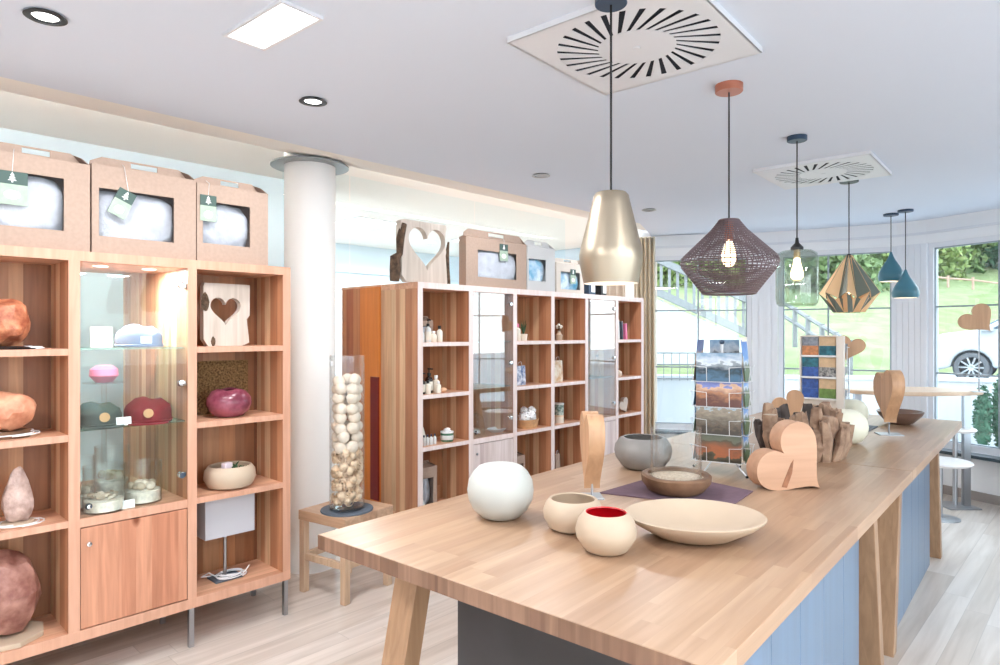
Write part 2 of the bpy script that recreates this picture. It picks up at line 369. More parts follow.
# main ceiling slab with the cove lip along the cabinets, then the recessed lit part
main = [(2.7, -2.6), (2.7, 4.6)]+CV[::-1]+[(-4.02, 6.9), (-3.64, 6.0), (-3.64, -2.6)]
mb = MB(); mb.prism(main, CEIL, CEIL+.10, 'xy'); struct(mb.build('ceiling', 'ceil', smooth=False))
mb = MB()
prof = [(-3.64, CEIL), (-3.76, CEIL+.004), (-3.88, CEIL+.018), (-3.98, CEIL+.04), (-4.0, CEIL+.075), (-3.96, CEIL+.08), (-3.64, CEIL+.10)]
mb.prism(prof, -2.6, 8.3, 'xz'); struct(mb.build('trim_1', 'cove'))
mb = MB(); mb.box(-3.96, -3.90, -2.5, 7.0, CEIL+.095, CEIL+.108)
led = mb.build('led_tape', 'led', smooth=False); tag(led, 'light strip hidden on the ceiling edge, glowing onto the recess above the shelves', 'light strip')
mb = MB(); mb.box(-8.4, -3.60, -2.6, 8.3, REC, REC+.1); mb.box(-3.64, -3.60, -2.6, 8.3, CEIL+.1, REC); struct(mb.build('ceiling', 'cove', smooth=False))
# walls
mb = MB(); mb.box(-5.37, -5.25, -2.6, 3.3, 0, REC); struct(mb.build('wall_left', 'wall_blue', smooth=False))
mb = MB(); mb.box(-8.52, -5.25, 3.18, 3.3, 0, REC); struct(mb.build('wall_side_room', 'wall', smooth=False))
mb = MB(); mb.box(-5.4, 2.8, -2.72, -2.6, 0, 3.0); struct(mb.build('wall_rear', 'wall', smooth=False))
WT, WB = 2.51, .45
# curved window wall: header, sill wall, posts
mb = MB()
for a, b in zip(CV[:-1], CV[1:]):
    wall_strip(mb, a, b, WT, 3.05); wall_strip(mb, a, b, 0, WB)
for i in (0, 2, 4, 6): wall_strip(mb, CV[i], CV[i+1], WB, WT)
wall_strip(mb, (-5.3, 8.3), CV[0], 0, 3.05)
struct(mb.build('wall_front', 'wall', smooth=False))
mb = MB()
for a, b in zip(CV[:-1], CV[1:]): wall_strip(mb, a, b, 2.60, 2.625, .02, out=-1)
struct(mb.build('trim_2', 'frame', smooth=False))
mb = MB()
for a, b in zip(CV[:-1], CV[1:]): wall_strip(mb, a, b, 0, .085, .02, out=-1)
struct(mb.build('baseboard_front', mat('grey_baseboard', (150, 142, 138), .5), smooth=False))
mb = MB()
for a, b in zip(CV[:-1], CV[1:]): wall_strip(mb, a, b, WB-.03, WB, .16, out=-1)
struct(mb.build('trim_3', 'sill', smooth=False))
# post cladding: vertical grooves on the posts
mb = MB()
for i in (2, 4, 6):
    a, b = Vector(CV[i]), Vector(CV[i+1]); n = 5 if i > 2 else 4
    for k in range(n):
        p, q = a.lerp(b, (k+.02)/n), a.lerp(b, (k+.98)/n); wall_strip(mb, p, q, WB, WT, .010, out=-1)
struct(mb.build('trim_4', 'frame', smooth=False))
# windows
def window(a, b, z0, z1, name, mull=(), trans=(), fr=.05, sashes=()):
    a, b = Vector(a), Vector(b); L_ = (b-a).length; t = (b-a)/L_; n = Vector((-t.y, t.x))
    def seg(s0, s1, zz0, zz1, th, ins, mb): wall_strip(mb, a+t*s0, a+t*s1, zz0, zz1, th, 0, 1, ins)
    mb = MB()
    for s0, s1, y0, y1 in ((0, fr, z0, z1), (L_-fr, L_, z0, z1), (fr, L_-fr, z0, z0+fr*1.3), (fr, L_-fr, z1-fr, z1)): seg(s0, s1, y0, y1, .08, .02, mb)
    w = struct(mb.build(name, 'frame', smooth=False))
    mb = MB()
    for s in mull: seg(s*L_-.009, s*L_+.009, z0+fr, z1-fr, .03, .045, mb)
    for z in trans: seg(fr, L_-fr, z-.008, z+.008, .032, .044, mb)
    e = .012
    for s0, s1, y0, y1 in ((fr, fr+e, z0+fr, z1-fr), (L_-fr-e, L_-fr, z0+fr, z1-fr), (fr, L_-fr, z0+fr*1.3, z0+fr*1.3+e), (fr, L_-fr, z1-fr-e, z1-fr)): seg(s0, s1, y0, y1, .034, .04, mb)
    o = mb.build('glazing_bar', 'bead', smooth=False); o.parent = w
    mb = MB(); seg(fr, L_-fr, z0+fr, z1-fr, .006, .055, mb); o = mb.build('pane', 'winglass', smooth=False); o.parent = w
    return w
window(CV[1], CV[2], WB, WT, 'window_1', (.49,), (1.86, 1.19))
window(CV[3], CV[4], WB, WT, 'window_2', (.44,), (1.86, 1.19))
window(CV[5], CV[6], WB, WT, 'window_3', (.90,), (1.86, 1.19))
window(CV[7], CV[8], WB, WT, 'window_4', (.5,), (1.86, 1.19))
# east side: a run of tall windows out of frame that bring in the daylight
mb = MB()
for a, b, z0, z1 in ((CV[8], EAST[0], 0, 3.05), (EAST[0], EAST[1], 0, .3), (EAST[0], EAST[1], 2.6, 3.05)): wall_strip(mb, a, b, z0, z1)
wins = [4.5, 2.2, -.1, -2.4]
for y in wins: wall_strip(mb, (2.7, y+.1), (2.7, y-.1), .3, 2.6)
struct(mb.build('wall_right', 'wall', smooth=False))
for i in range(3): window((2.7, wins[i]-.1), (2.7, wins[i+1]+.1), .3, 2.6, 'window_%d' % (5+i), (.5,), ())
# far room: window band on its west side, solid north side with a curtain
mb = MB()
mb.box(-8.52, -8.4, 3.3, 8.42, 0, .35); mb.box(-8.52, -8.4, 3.3, 8.42, 2.30, REC); mb.box(-8.40, -8.34, 3.3, 8.42, 2.50, 2.62)
for y in (3.3, 4.45, 5.6, 6.75, 7.9): mb.box(-8.52, -8.4, y, y+.14, .35, 2.30)
mb.box(-8.52, -5.2, 8.3, 8.42, 0, .35); mb.box(-8.52, -5.2, 8.3, 8.42, 2.30, REC); mb.box(-7.2, -5.85, 8.3, 8.42, .35, 2.30); mb.box(-8.52, -8.35, 8.3, 8.42, .35, 2.30); mb.box(-5.30, -5.2, 8.3, 8.42, .35, 2.30)
struct(mb.build('wall_far_room', 'wall_blue', smooth=False))
for i, y in enumerate((3.44, 4.59, 5.74, 6.89)): window((-8.4, y), (-8.4, y+1.01), .35, 2.30, 'window_%d' % (8+i))
window((-8.35, 8.3), (-7.2, 8.3), .35, 2.30, 'window_16', (.5,)); window((-5.85, 8.3), (-5.3, 8.3), .35, 2.30, 'window_17')
# glass partition standing behind the shelves up to the recess
for i, (y0, y1) in enumerate(((2.52, 3.12), (3.14, 4.6), (4.62, 6.1))):
    mb = MB(); mb.box(-4.72, -4.71, y0, y1, 0.02, REC); struct(mb.build('window_%d' % (12+i), 'partition', smooth=False))
# column
p = (-4.02, 2.35)
mb = MB(); mb.cyl(*p, 0, CEIL+.18, .17, seg=64); struct(mb.build('trim_5', 'column'))
mb = MB(); mb.lathe([(.172, 2.735), (.26, 2.735), (.26, 2.745), (.172, 2.745)], 48, Matrix.Translation((*p, 0)), close=True); struct(mb.build('trim_6', mat('collar_grey', (150, 156, 156), .4, .3)))

# ---------------------------------------------------------------- ceiling fittings
def area(name, loc, sx, sy, w, parent, col=(.97, .98, 1), rx=0):
    l = D.lights.new(name, 'AREA'); l.shape = 'RECTANGLE'; l.size = sx; l.size_y = sy; l.energy = w; l.color = col
    o = D.objects.new(name, l); COL.objects.link(o); o.location = loc; o.rotation_euler.x = rx; o.parent = parent; return o
for i, (x, y, w) in enumerate(PANEL_LAMPS):
    zc = REC if x < -4 else CEIL
    t = thing('ceiling_light', 'small square-cornered white ceiling light at the top left of the photo' if i == 0 else 'added unseen square fill light, '+['', 'right of the near counter', 'behind the camera on the right', 'behind the camera on the left', 'near the side windows', 'in the far room, nearer one', 'in the far room, farther one'][i], 'ceiling light', (x, y, zc), math.radians(3.2), None if i == 0 else 'added fill lights out of frame')
    sx, sy = (.19, .075) if i == 0 else (.3, .3)
    mb = MB(); o4 = [(-sx-.012, -sy-.012), (sx+.012, -sy-.012), (sx+.012, sy+.012), (-sx-.012, sy+.012)]; i4 = [(-sx, -sy), (sx, -sy), (sx, sy), (-sx, sy)]
    mb.frame(o4, i4, -.012, 0, 'xy'); mb.build('bezel', 'vent', t, smooth=False)
    mb = MB(); mb.box(-sx, sx, -sy, sy, -.007, -.001); mb.build('diffuser', 'lampglass', t, smooth=False)
    area('panel_lamp', (0, 0, -.015), sx*2, sy*2, w, t)
spots = [(45.5, 15.5, 'large black-rimmed round downlight in the top left corner'), (313, 100.5, 'black-rimmed round downlight beside the white ceiling light'), (541, 175, 'small grey downlight left of the brass pendant cable'), (649, 209.5, 'tiny far grey downlight right of the brass pendant')]
for k, (px, py, lb) in enumerate(spots):
    p = at_z(px, py, CEIL)
    t = thing('downlight', lb, 'downlight', p, 0, 'round downlights in the ceiling')
    mb = MB(); mb.lathe([(.058, -.002), (.068, -.008), (.046, -.010), (.040, 0), (.058, 0)], 32, close=True); mb.build('rim', 'black' if k < 2 else 'steel', t)
    mb = MB(); mb.lathe([(0, -.001), (.042, -.001), (.042, -.004), (0, -.004)], 24); mb.build('lens', 'spotlit' if k < 2 else 'steel', t)
    area('spot_lamp', (0, 0, -.013), .06, .06, 5 if k < 2 else 9, t)
# far-room downlights seen in the recess
def vent(px_pts, label):
    c = Vector((0, 0, 0))
    for p in px_pts: c += at_z(*p, CEIL)
    c /= len(px_pts); c.z = CEIL
    t = thing('ceiling_vent', label, 'air vent', c, math.radians(3.2), 'square swirl vents in the ceiling')
    h = .363; n = 96; angs = [2*PI*i/n for i in range(n)]
    mb = MB(); mb.frame(rect_ring(n, -h, h, -h, h, 0, 0, angs), [(.33*math.cos(a), .33*math.sin(a)) for a in angs], -.022, -.018, 'xy'); mb.box(-h, h, -h, h, -.012, -.001)
    for s in (-1, 1): mb.box(s*h-.004, s*h+.004, -h, h, -.022, 0); mb.box(-h, h, s*h-.004, s*h+.004, -.022, 0)
    mb.build('plate', 'vent', t, smooth=False)
    # swirl: 28 slots skewed like blades, cut between the hub and the rim
    N_ = 28; mb = MB(); ms = MB()
    for k in range(N_):
        a0 = 2*PI*k/N_
        def pt(r, a): return Vector((r*math.cos(a), r*math.sin(a), 0))
        def edge(da): return pt(.115, a0+da), pt(.30, a0+da+.42)
        # blade between slots
        i0, o0 = edge(.075); i1, o1 = edge(2*PI/N_-.0)
        i0 = pt(.150, a0+.10); o0 = pt(.315, a0+.30+.075); i1 = pt(.150, a0+2*PI/N_); o1 = pt(.315, a0+2*PI/N_+.30)
        z = Vector((0, 0, -.019))
        mb.hull8([i0+z, o0+z, o1+z, i1+z], [i0+z*1.12, o0+z*1.12, o1+z*1.12, i1+z*1.12])
    mb.lathe([(.315, -.019), (.331, -.019), (.331, -.0215), (.315, -.0215)], 64, close=True)
    mb.lathe([(0, -.019), (.152, -.019), (.152, -.022), (.016, -.022), (.012, -.026), (0, -.026)], 48)
    mb.build('swirl_blades', 'vent', t, smooth=False)
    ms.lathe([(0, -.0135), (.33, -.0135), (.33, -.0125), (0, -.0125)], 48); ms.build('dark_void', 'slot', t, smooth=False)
vent([(509.8, 38.4), (760.5, 46.2)], 'large square white swirl vent in the ceiling above the brass pendant')
vent([(787, 188.3), (869.6, 149), (890, 172.5), (753, 168)], 'farther square white swirl vent above the faceted gold pendant')

# ================================================================ OUTSIDE
rnd = random.Random(5)
Mg = mat('meadow_grass', (128, 138, 96), .95, nscale=1.6, rgb2=(108, 122, 76), detail=10)
Mter = mat('terrace_stone', (176, 178, 180), .8, noise=.05)
Mlw = mat('white_render', (190, 192, 194), .8)
Mlf = [mat('leaf_light', (132, 148, 88), .8, nscale=3, rgb2=(100, 124, 66)), mat('leaf_mid', (108, 128, 82), .8, nscale=3, rgb2=(82, 104, 66)), mat('leaf_conifer', (70, 106, 84), .8, nscale=8, rgb2=(48, 84, 64))]
Mgw = mat('grey_timber', (124, 126, 128), .8, noise=.1); Mtr = mat('trunk', (110, 92, 76), .9, noise=.3)
mb = MB(); mb.box(-40, 30, -20, 60, -.30, -.10); struct(mb.build('ground', Mter, smooth=False))
# sloping meadow: a grid rising away from the building
mb = MB(); nx, ny = 60, 40; V = []
for j in range(ny+1):
    row = []
    for i in range(nx+1):
        px = 560+i*(1500-560)/nx; d = 11.5+j*j/ny/ny*45
        X, Y = ray(min(px, 1500)); x, y = X*d, Y*d
        e = (px-800)/200
        z = .75+max(0, d-13)*.17+.10*mnoise.noise(Vector((x*.3, y*.3, 0)))*2 if d > 12.5 else .2
        k = min(1, max(0, (px-905)/25)); z = z*(1-k)+k*(.6 if d < 16.5 else .6+(d-16.5)*.235+.05*mnoise.noise(Vector((x, y, 0))))
        row.append(mb.bm.verts.new((x, y, z)))
    V.append(row)
for j in range(ny):
    for i in range(nx): mb.bm.faces.new([V[j][i], V[j][i+1], V[j+1][i+1], V[j+1][i]])
mo = mb.build('meadow', Mg); mo['kind'] = 'structure'
# low white wall bordering the terrace
mb = MB()
wl = [at_d(px, 332.5, d) for px, d in ((640, 10.5), (760, 10.4), (900, 10.2), (1000, 9.6), (1150, 8.6), (1300, 7.6))]
for a, b in zip(wl[:-1], wl[1:]): wall_strip(mb, (a.x, a.y), (b.x, b.y), -.1, .86, .18); wall_strip(mb, (a.x, a.y), (b.x, b.y), .86, .91, .24, inset=-.03)
o = mb.build('terrace_wall', Mlw, smooth=False); tag(o, 'low white rendered wall outside, along the terrace below the meadow', 'wall')
# outside stair: white wedge wall with a timber railing going down to the right
def stairpt(px, z, d=14.0): X, Y = ray(px); return Vector((X*d, Y*d, z))
t = thing('outdoor_staircase', 'white-sided outdoor staircase with a grey timber railing seen through the left window', 'staircase', stairpt(640, 0))
inv = -t.location
def zl(px, y0=262.0, slope=.445): return 0
def Z(py, d=14.0): return CAM_H-(py-332.5)*d/FPX
def lower(px): return 290+(px-650)*.46
def upper(px): return 257+(px-650)*.46*.98
mb = MB(); out = []
pA, pB = 590, 765
a, b = stairpt(pA, 0), stairpt(pB, 0); tt = (b-a).normalized(); nn = Vector((-tt.y, tt.x, 0))
def wedge(mb, p0, z0a, z0b, p1, z1a, z1b, th, off=0.0, mi=0):
    a, b = stairpt(p0, 0)+inv+nn*off, stairpt(p1, 0)+inv+nn*off
    def v(p, z): return Vector((p.x, p.y, z+inv.z))
    mb.hull8([v(a, z0a), v(b, z1a), v(b+nn*th, z1a), v(a+nn*th, z0a)], [v(a, z0b), v(b, z1b), v(b+nn*th, z1b), v(a+nn*th, z0b)], mi)
wedge(mb, pA, -.1, Z(lower(pA)+6), pB, -.1, Z(lower(pB)+6), .3, 0); mb.build('side_wall', Mlw, t, smooth=False)
mb = MB(); wedge(mb, pA, Z(lower(pA)+3), Z(lower(pA)-5), pB, Z(lower(pB)+3), Z(lower(pB)-5), .06, -.08); mb.build('stringer', Mgw, t, smooth=False)
for k in range(22):
    px = pA+4+k*8.2; mb = MB(); wedge(mb, px, Z(lower(px)-3), Z(upper(px)), px+2.6, Z(lower(px)-3), Z(upper(px)), .03, -.04); mb.build('baluster', Mgw, t, smooth=False)
mb = MB(); wedge(mb, pA, Z(upper(pA)+3), Z(upper(pA)-4), pB, Z(upper(pB)+3), Z(upper(pB)-4), .10, -.08); mb.build('handrail', Mgw, t, smooth=False)
for k in range(16):
    px = pA+k*11.0; mb = MB(); zz = Z(lower(px)+6); p = stairpt(px, 0)+inv; q = stairpt(px+11, 0)+inv
    mb.hull8([Vector((u.x, u.y, zz-.20+inv.z)) for u in (p+nn*.3, q+nn*.3, q+nn*1.3, p+nn*1.3)], [Vector((u.x, u.y, zz-.02+inv.z)) for u in (p+nn*.3, q+nn*.3, q+nn*1.3, p+nn*1.3)]); mb.build('step', Mter, t, smooth=False)
# wire balustrade on the terrace in front of the stair
t = thing('wire_balustrade', 'thin grey wire terrace balustrade below the outdoor stairs', 'railing', at_d(640, 332.5, 10.2)-Vector((0, 0, 1.6))); t.location.z = -.1
o0 = t.location.copy(); q = at_d(752, 332.5, 10.1); q.z = -.1; dv = q-o0; L_ = dv.length
mb = MB()
for z in (1.38, 1.2, .98): mb.tube([(0, 0, z), (dv.x, dv.y, z)], .012, 6)
mb.build('rail', Mgw, t)
for k in range(15):
    f = k/14; mb = MB(); mb.tube([(dv.x*f, dv.y*f, 0 if k % 7 == 0 else .95), (dv.x*f, dv.y*f, 1.38)], .006 if k % 7 else .018, 6); mb.build('post' if k % 7 == 0 else 'bar', Mgw, t)
# timber fences on the meadow
def rail_fence(pts, label, h, rails, m_, every=1):
    P0 = pts[0]; t = thing('rail_fence', label, 'fence', P0)
    for a, b in zip(pts[:-1], pts[1:]):
        for r_ in rails:
            mb = MB(); mb.tube([a-P0+Vector((0, 0, r_)), b-P0+Vector((0, 0, r_))], .045, 6); mb.build('rail', m_, t)
    for a in pts: mb = MB(); mb.tube([a-P0-Vector((0, 0, .3)), a-P0+Vector((0, 0, h))], .055, 6); mb.build('post', m_, t)
rail_fence([at_d(px, py, d) for px, py, d in ((782, 326, 15), (795, 334, 14.6), (808, 343, 14.2), (822, 352, 13.8), (836, 361, 13.4), (850, 370, 13))], 'grey timber rail fence running down the meadow in the middle window', .6, (.25, .55), Mgw)
rail_fence([at_d(px, py, d) for px, py, d in ((915, 288, 30), (948, 292, 29.5), (973, 294, 29), (1010, 299, 28), (1060, 304, 28))], 'pale pinkish rail fence along the upper edge of the meadow in the right window', .75, (.62,), mat('pale_fence_timber', (176, 146, 132), .8))
# trees and shrubs
def leafcloud(mb, c, rad, n, size, rr):
    for _ in range(n):
        u = Vector((rr.gauss(0, 1), rr.gauss(0, 1), rr.gauss(0, 1))); u.normalize(); u *= rr.uniform(.55, 1.0)
        p = Vector(c)+Vector((u.x*rad[0], u.y*rad[1], u.z*rad[2]))
        a = Vector((rr.gauss(0, 1), rr.gauss(0, 1), rr.gauss(0, 1))).normalized(); b = a.cross(Vector((rr.gauss(0, 1), rr.gauss(0, 1), rr.gauss(0, 1)))).normalized()
        s = size*rr.uniform(.6, 1.3); mb.quad([p-a*s, p-b*s*.5, p+a*s, p+b*s*.5])
def tree(px, d, z, h, w, m_, label, seed, n=7000, size=.20, trunk=.2):
    base = at_d(px, 332.5, d); base.z = z; rr = random.Random(seed)
    t = thing('tree', label, 'tree', base, 0, 'trees behind the meadow')
    mb = MB()
    for k in range(7): leafcloud(mb, (rr.uniform(-.35, .35)*w, rr.uniform(-.35, .35)*w, h*(.14+.7*k/7)), (w*.40, w*.40, h*.24), n//7, size, rr)
    mb.build('crown', m_, t, smooth=False)
    mb = MB(); mb.tube([(0, 0, -.5), (.05, 0, h*.3), (0, .05, h*.7)], [.2, .15, .06], 8); mb.build('trunk', Mtr, t)
tr = [(664, 33, 2.2, 8, 6, 0, 'pale green tree behind the outdoor stair railing, left'), (735, 33, 2.4, 7, 5.6, 0, 'pale green tree behind the woven pendant'), (808, 31, 3.2, 5.5, 5.2, 1, 'green tree seen through the clear glass pendant'), (873, 33, 3.5, 5.5, 5.4, 0, 'leafy tree seen above the faceted gold pendant'),
      (925, 40, 4.6, 8, 5.5, 1, 'mid green tree behind the post left of the right window'), (958, 34, 4.4, 7, 3.6, 1, 'dense tree at the upper left of the right window'), (1010, 37, 4.6, 9, 5, 2, 'bluish green tree at the upper right of the right window'), (1085, 35, 4.4, 9, 6, 1, 'tree beyond the right edge of the photo')]
for i, a in enumerate(tr): tree(a[0], a[1], a[2], a[3], a[4], Mlf[a[5]], a[6], 20+i)
for i, (px, d, h) in enumerate(((983, 9.0, .95), (1001, 9.0, 1.1), (1022, 8.9, 1.05))):
    base = at_d(px, 332.5, d); base.z = -.1; rr = random.Random(90+i)
    t = thing('thuja_shrub', ['leftmost blue-green conifer of the little hedge outside the right window', 'second blue-green conifer of the little hedge at the right edge of the photo', 'conifer of the hedge just out of frame'][i], 'shrub', base, 0, 'blue-green conifer hedge')
    mb = MB(); leafcloud(mb, (0, 0, h*.55), (.11, .11, h*.5), 900, .035, rr); mb.blob((0, 0, h*.5), (.09, .09, h*.46), .1, i, 2); mb.build('foliage', Mlf[2], t, smooth=False)
    mb = MB(); mb.tube([(0, 0, -.02), (0, 0, h*.4)], .02, 6); mb.build('stem', Mtr, t)
# outside the far room: paving and shrubs
for i, (y, x, h) in enumerate(((3.6, -14, 2.4), (7.6, -14.5, 2.6), (12.9, -11.6, 2.2))):
    rr = random.Random(60+i); t = thing('shrub', ['green shrub outside the far windows, behind the column', 'green shrub outside the far windows, behind the heart-cut board', 'green shrub seen through the first glass column'][i], 'shrub', (x, y, -.1), 0, 'shrubs outside the far room')
    mb = MB(); leafcloud(mb, (0, 0, h*.5), (1.1, 1.1, h*.5), 1600, .12, rr); mb.build('foliage', Mlf[i % 2], t, smooth=False)
    mb = MB(); mb.tube([(0, 0, -.02), (0, 0, h*.5)], .05, 6); mb.build('stem', Mtr, t)

# parked car outside the right window, nose to the left
def car():
    Mb = mat('white_car_paint', (176, 180, 186), .25); Mw = mat('car_window', (76, 92, 104), .1, spec=.8); Mty = mat('tyre', (92, 94, 98), .8); Md = mat('wheel_arch_dark', (120, 126, 134), .8)
    c = at_d(971, 332.5, 12.6); c.z = .62
    X, Y = ray(971); rt = Vector((Y, -X, 0)).normalized(); ang = math.atan2(rt.y, rt.x)+math.radians(-6)
    t = thing('parked_car', 'white car parked outside the right window, nose to the left', 'car', c, ang)
    side = [(-.92, .30), (-.95, .55), (-.86, .78), (-.45, .96), (.15, 1.04), (.85, 1.46), (1.2, 1.54), (2.3, 1.52), (3.0, 1.22), (3.25, .9), (3.28, .35), (2.95, .26)]
    def arch(cx, r=.335): return [(cx+r*math.cos(a), .30+r*math.sin(a)) for a in [i*PI/10 for i in range(11)]]
    outl = side+arch(2.45)+[(1.9, .22)]+arch(0)+[(-.5, .24)]
    mb = MB(); mb.prism(outl, 0, 1.75, 'xz'); mb.build('car_body', Mb, t, bevel=.05, bseg=3)
    mb = MB(); mb.prism([(.32, 1.05), (.92, 1.42), (1.3, 1.46), (1.3, 1.05)], -.012, .02, 'xz'); mb.prism([(1.36, 1.05), (1.36, 1.46), (2.2, 1.44), (2.75, 1.12), (2.6, 1.05)], -.012, .02, 'xz'); mb.build('side_window', Mw, t, smooth=False)
    mb = MB(); mb.hull8([(.10, .14, 1.055), (.10, 1.61, 1.055), (.22, 1.61, 1.075), (.22, .14, 1.075)], [(.80, .22, 1.47), (.80, 1.53, 1.47), (.84, 1.53, 1.47), (.84, .22, 1.47)]); mb.build('windscreen', Mw, t, smooth=False)
    mb = MB(); mb.hull8([(-.955, -.01, .60), (-.955, .35, .60), (-.5, .1, .66), (-.5, -.012, .66)], [(-.90, -.01, .74), (-.90, .35, .74), (-.5, .1, .78), (-.5, -.012, .78)]); mb.build('headlight', 'glass', t, smooth=False)
    mb = MB(); mb.box(.15, .36, -.16, -.01, 1.0, 1.12); mb.build('door_mirror', Mb, t, bevel=.03)
    mb = MB(); mb.box(-.93, -.80, .2, 1.5, .32, .52); mb.build('grille', Md, t, smooth=False)
    for cx in (0, 2.45):
        for side_y in (0, 1.75):
            sgn = 1 if side_y == 0 else -1
            mx = Matrix.Translation((cx, side_y+sgn*.02, .30)) @ Matrix.Rotation(PI/2*sgn, 4, 'X')
            mb = MB(); mb.lathe([(.20, 0), (.275, 0), (.29, -.03), (.29, -.2), (.2, -.2)], 32, mx, close=True); w = mb.build('wheel', Mty, t)
            mb = MB(); mb.lathe([(0, -.01), (.05, 0), (.06, -.03)], 20, mx)
            for k in range(10):
                a = 2*PI*k/10; m2 = mx @ Matrix.Rotation(a, 4, 'Z'); mb.box(.04, .215, -.016, .016, -.03, -.008, mx=m2)
            mb.lathe([(.2, -.005), (.225, -.002), (.225, -.05), (.2, -.05)], 32, mx, close=True); mb.build('rim', 'chrome', w)
    mb = MB(); mb.lathe([(0, 0.02), (.33, .02)], 24, Matrix.Translation((0, .23, .3)) @ Matrix.Rotation(PI/2, 4, 'X')); mb.build('wheel_arch', Md, t)
car()
mb = MB(); c = at_d(975, 332.5, 13); mb.box(c.x-5, c.x+6, c.y-1.5, c.y+2.5, -.1, .62); struct(mb.build('road', mat('road', (176, 178, 182), .9), smooth=False))
# ================================================================ SHELF CABINETS
TH = .045
LEV = [.755, 1.14, 1.527]
def cabinet(name, label, loc, widths, kinds, deep=.45, front='shelf_front', doorm='door', toe=.2, legs=True, handles=True, top=1.969, dg='doorglass'):
    """open at the front (+x); columns run along +y; kinds: 'open' or 'glass' per column"""
    t = thing(name, label, 'shelf unit', loc)
    ys = [0]
    for w in widths: ys.append(ys[-1]+w)
    W = ys[-1]
    MF = [front, 'shelf_side']; e = .006
    def edged(x0, x1, y0, y1, z0, z1, nm, m_):
        mb = MB(); mb.box(x0, x1-e, y0, y1, z0, z1, 1); mb.box(x1-e, x1, y0, y1, z0, z1, 0); return mb.build(nm, [front, m_], t, smooth=False)
    edged(-deep, 0, -TH/2, W+TH/2, top-.045, top, 'top_board', 'shelf_deck')
    edged(-deep, 0, -TH/2, W+TH/2, toe, toe+.05, 'bottom_board', 'shelf_deck')
    for i, y in enumerate(ys): edged(-deep, -.001, y-TH/2, y+TH/2, toe+.05, top-.045, 'side_panel' if i in (0, len(ys)-1) else 'divider', 'shelf_side')
    for i, k in enumerate(kinds):
        a, b = ys[i]+TH/2, ys[i+1]-TH/2
        if k == 'open':
            mb = MB(); mb.box(-.335, -.315, a, b, toe+.05, top-.045); mb.build('back_panel', 'shelf_back', t, smooth=False)
            for z in LEV: edged(-.315, -.004, a, b, z-.03, z, 'shelf', 'shelf_deck')
        else:
            edged(-deep, -.004, a, b, LEV[0]-.04, LEV[0], 'shelf', 'shelf_deck')
            mb = MB(); mb.box(-.335, -.315, a, b, toe+.05, LEV[0]-.04); mb.build('back_panel', 'shelf_back', t, smooth=False)
            for z in (LEV[1]+.015, LEV[2]): mb = MB(); mb.box(-.40, -.03, a+.002, b-.002, z-.008, z); mb.build('glass_shelf', 'gshelf', t, smooth=False)
            mb = MB(); mb.box(-deep+.002, -deep+.008, a, b, LEV[0], top-.045); mb.build('glass_rear', 'doorglass', t, smooth=False)
            mb = MB(); mb.box(-.012, -.006, a+.003, b-.003, LEV[0]+.004, top-.049); gd = mb.build('glass_door', dg, t, smooth=False)
            for z in (LEV[0]+.13, 1.345, top-.13):
                mb = MB(); mx = Matrix.Translation((0, b-.028, z)) @ Matrix.Rotation(PI/2, 4, 'Y'); mb.lathe([(0, .006), (.016, .004), (.018, -.004), (.018, -.014), (0, -.014)], 20, mx); mb.box(-.05, -.013, b-.02, b-.004, z-.010, z+.010); mb.build('hinge', 'chrome', gd)
            mb = MB(); mx = Matrix.Translation((0, a+.035, LEV[0]+.05)) @ Matrix.Rotation(PI/2, 4, 'Y'); mb.lathe([(0, .012), (.010, .010), (.010, -.004), (.015, -.004), (.015, -.008), (0, -.008)], 20, mx, mis=[0, 0, 1, 1, 1]); mb.build('knob', ['chrome', 'black'], gd)
            mb = MB(); mb.box(-.026, -.003, a+.003, b-.003, toe+.055, LEV[0]-.045); dd = mb.build('door', doorm, t, smooth=False, bevel=.001)
            mb = MB(); mx = Matrix.Translation((-.003, a+.035, LEV[0]-.12)) @ Matrix.Rotation(PI/2, 4, 'Y'); mb.lathe([(0, .014), (.010, .013), (.012, .008), (.006, .005), (.006, 0), (0, 0)], 20, mx); mb.build('knob', 'chrome', dd)
            for y_ in ((a+b)/2-.1, (a+b)/2+.12):
                mb = MB(); mb.lathe([(0, top-.0465), (.03, top-.0465), (.033, top-.046), (0, top-.0455)], 20, Matrix.Translation((-.2, y_, 0))); o = mb.build('cabinet_spotlight', 'spotlit', t)
                if handles: area('spot_lamp', (-.2, y_, top-.05), .10, .10, 5, t)
    if legs:
        for y in (ys[0]+.0, ys[1], ys[-2], ys[-1]):
            for x in (-.02, -deep+.04):
                mb = MB(); mb.box(x-.012, x+.012, y-.012, y+.012, 0, toe); mb.build('leg', 'steel', t, smooth=False)
    return t
U1 = (-3.40, 1.864-.022); w1 = [.507, .507, .515, .518]
cabinet('shelf_cabinet', 'wooden shelf cabinet at the left holding crystals, hats and a purple vase', (U1[0], U1[1]-sum(w1), 0), w1, ['glass', 'open', 'glass', 'open'])
w2 = [.514, .517, .508, .517, .523, .49]
U2 = (-3.676, 3.045)
cabinet('shelf_cabinet', 'longer wooden shelf cabinet with toiletries, window light coloured into its edges, right of the white column', (U2[0], U2[1], 0), w2, ['open', 'glass', 'open', 'open', 'glass', 'open'], front='shelf_front_lit', doorm='door2', handles=False, dg='mirrorglass')
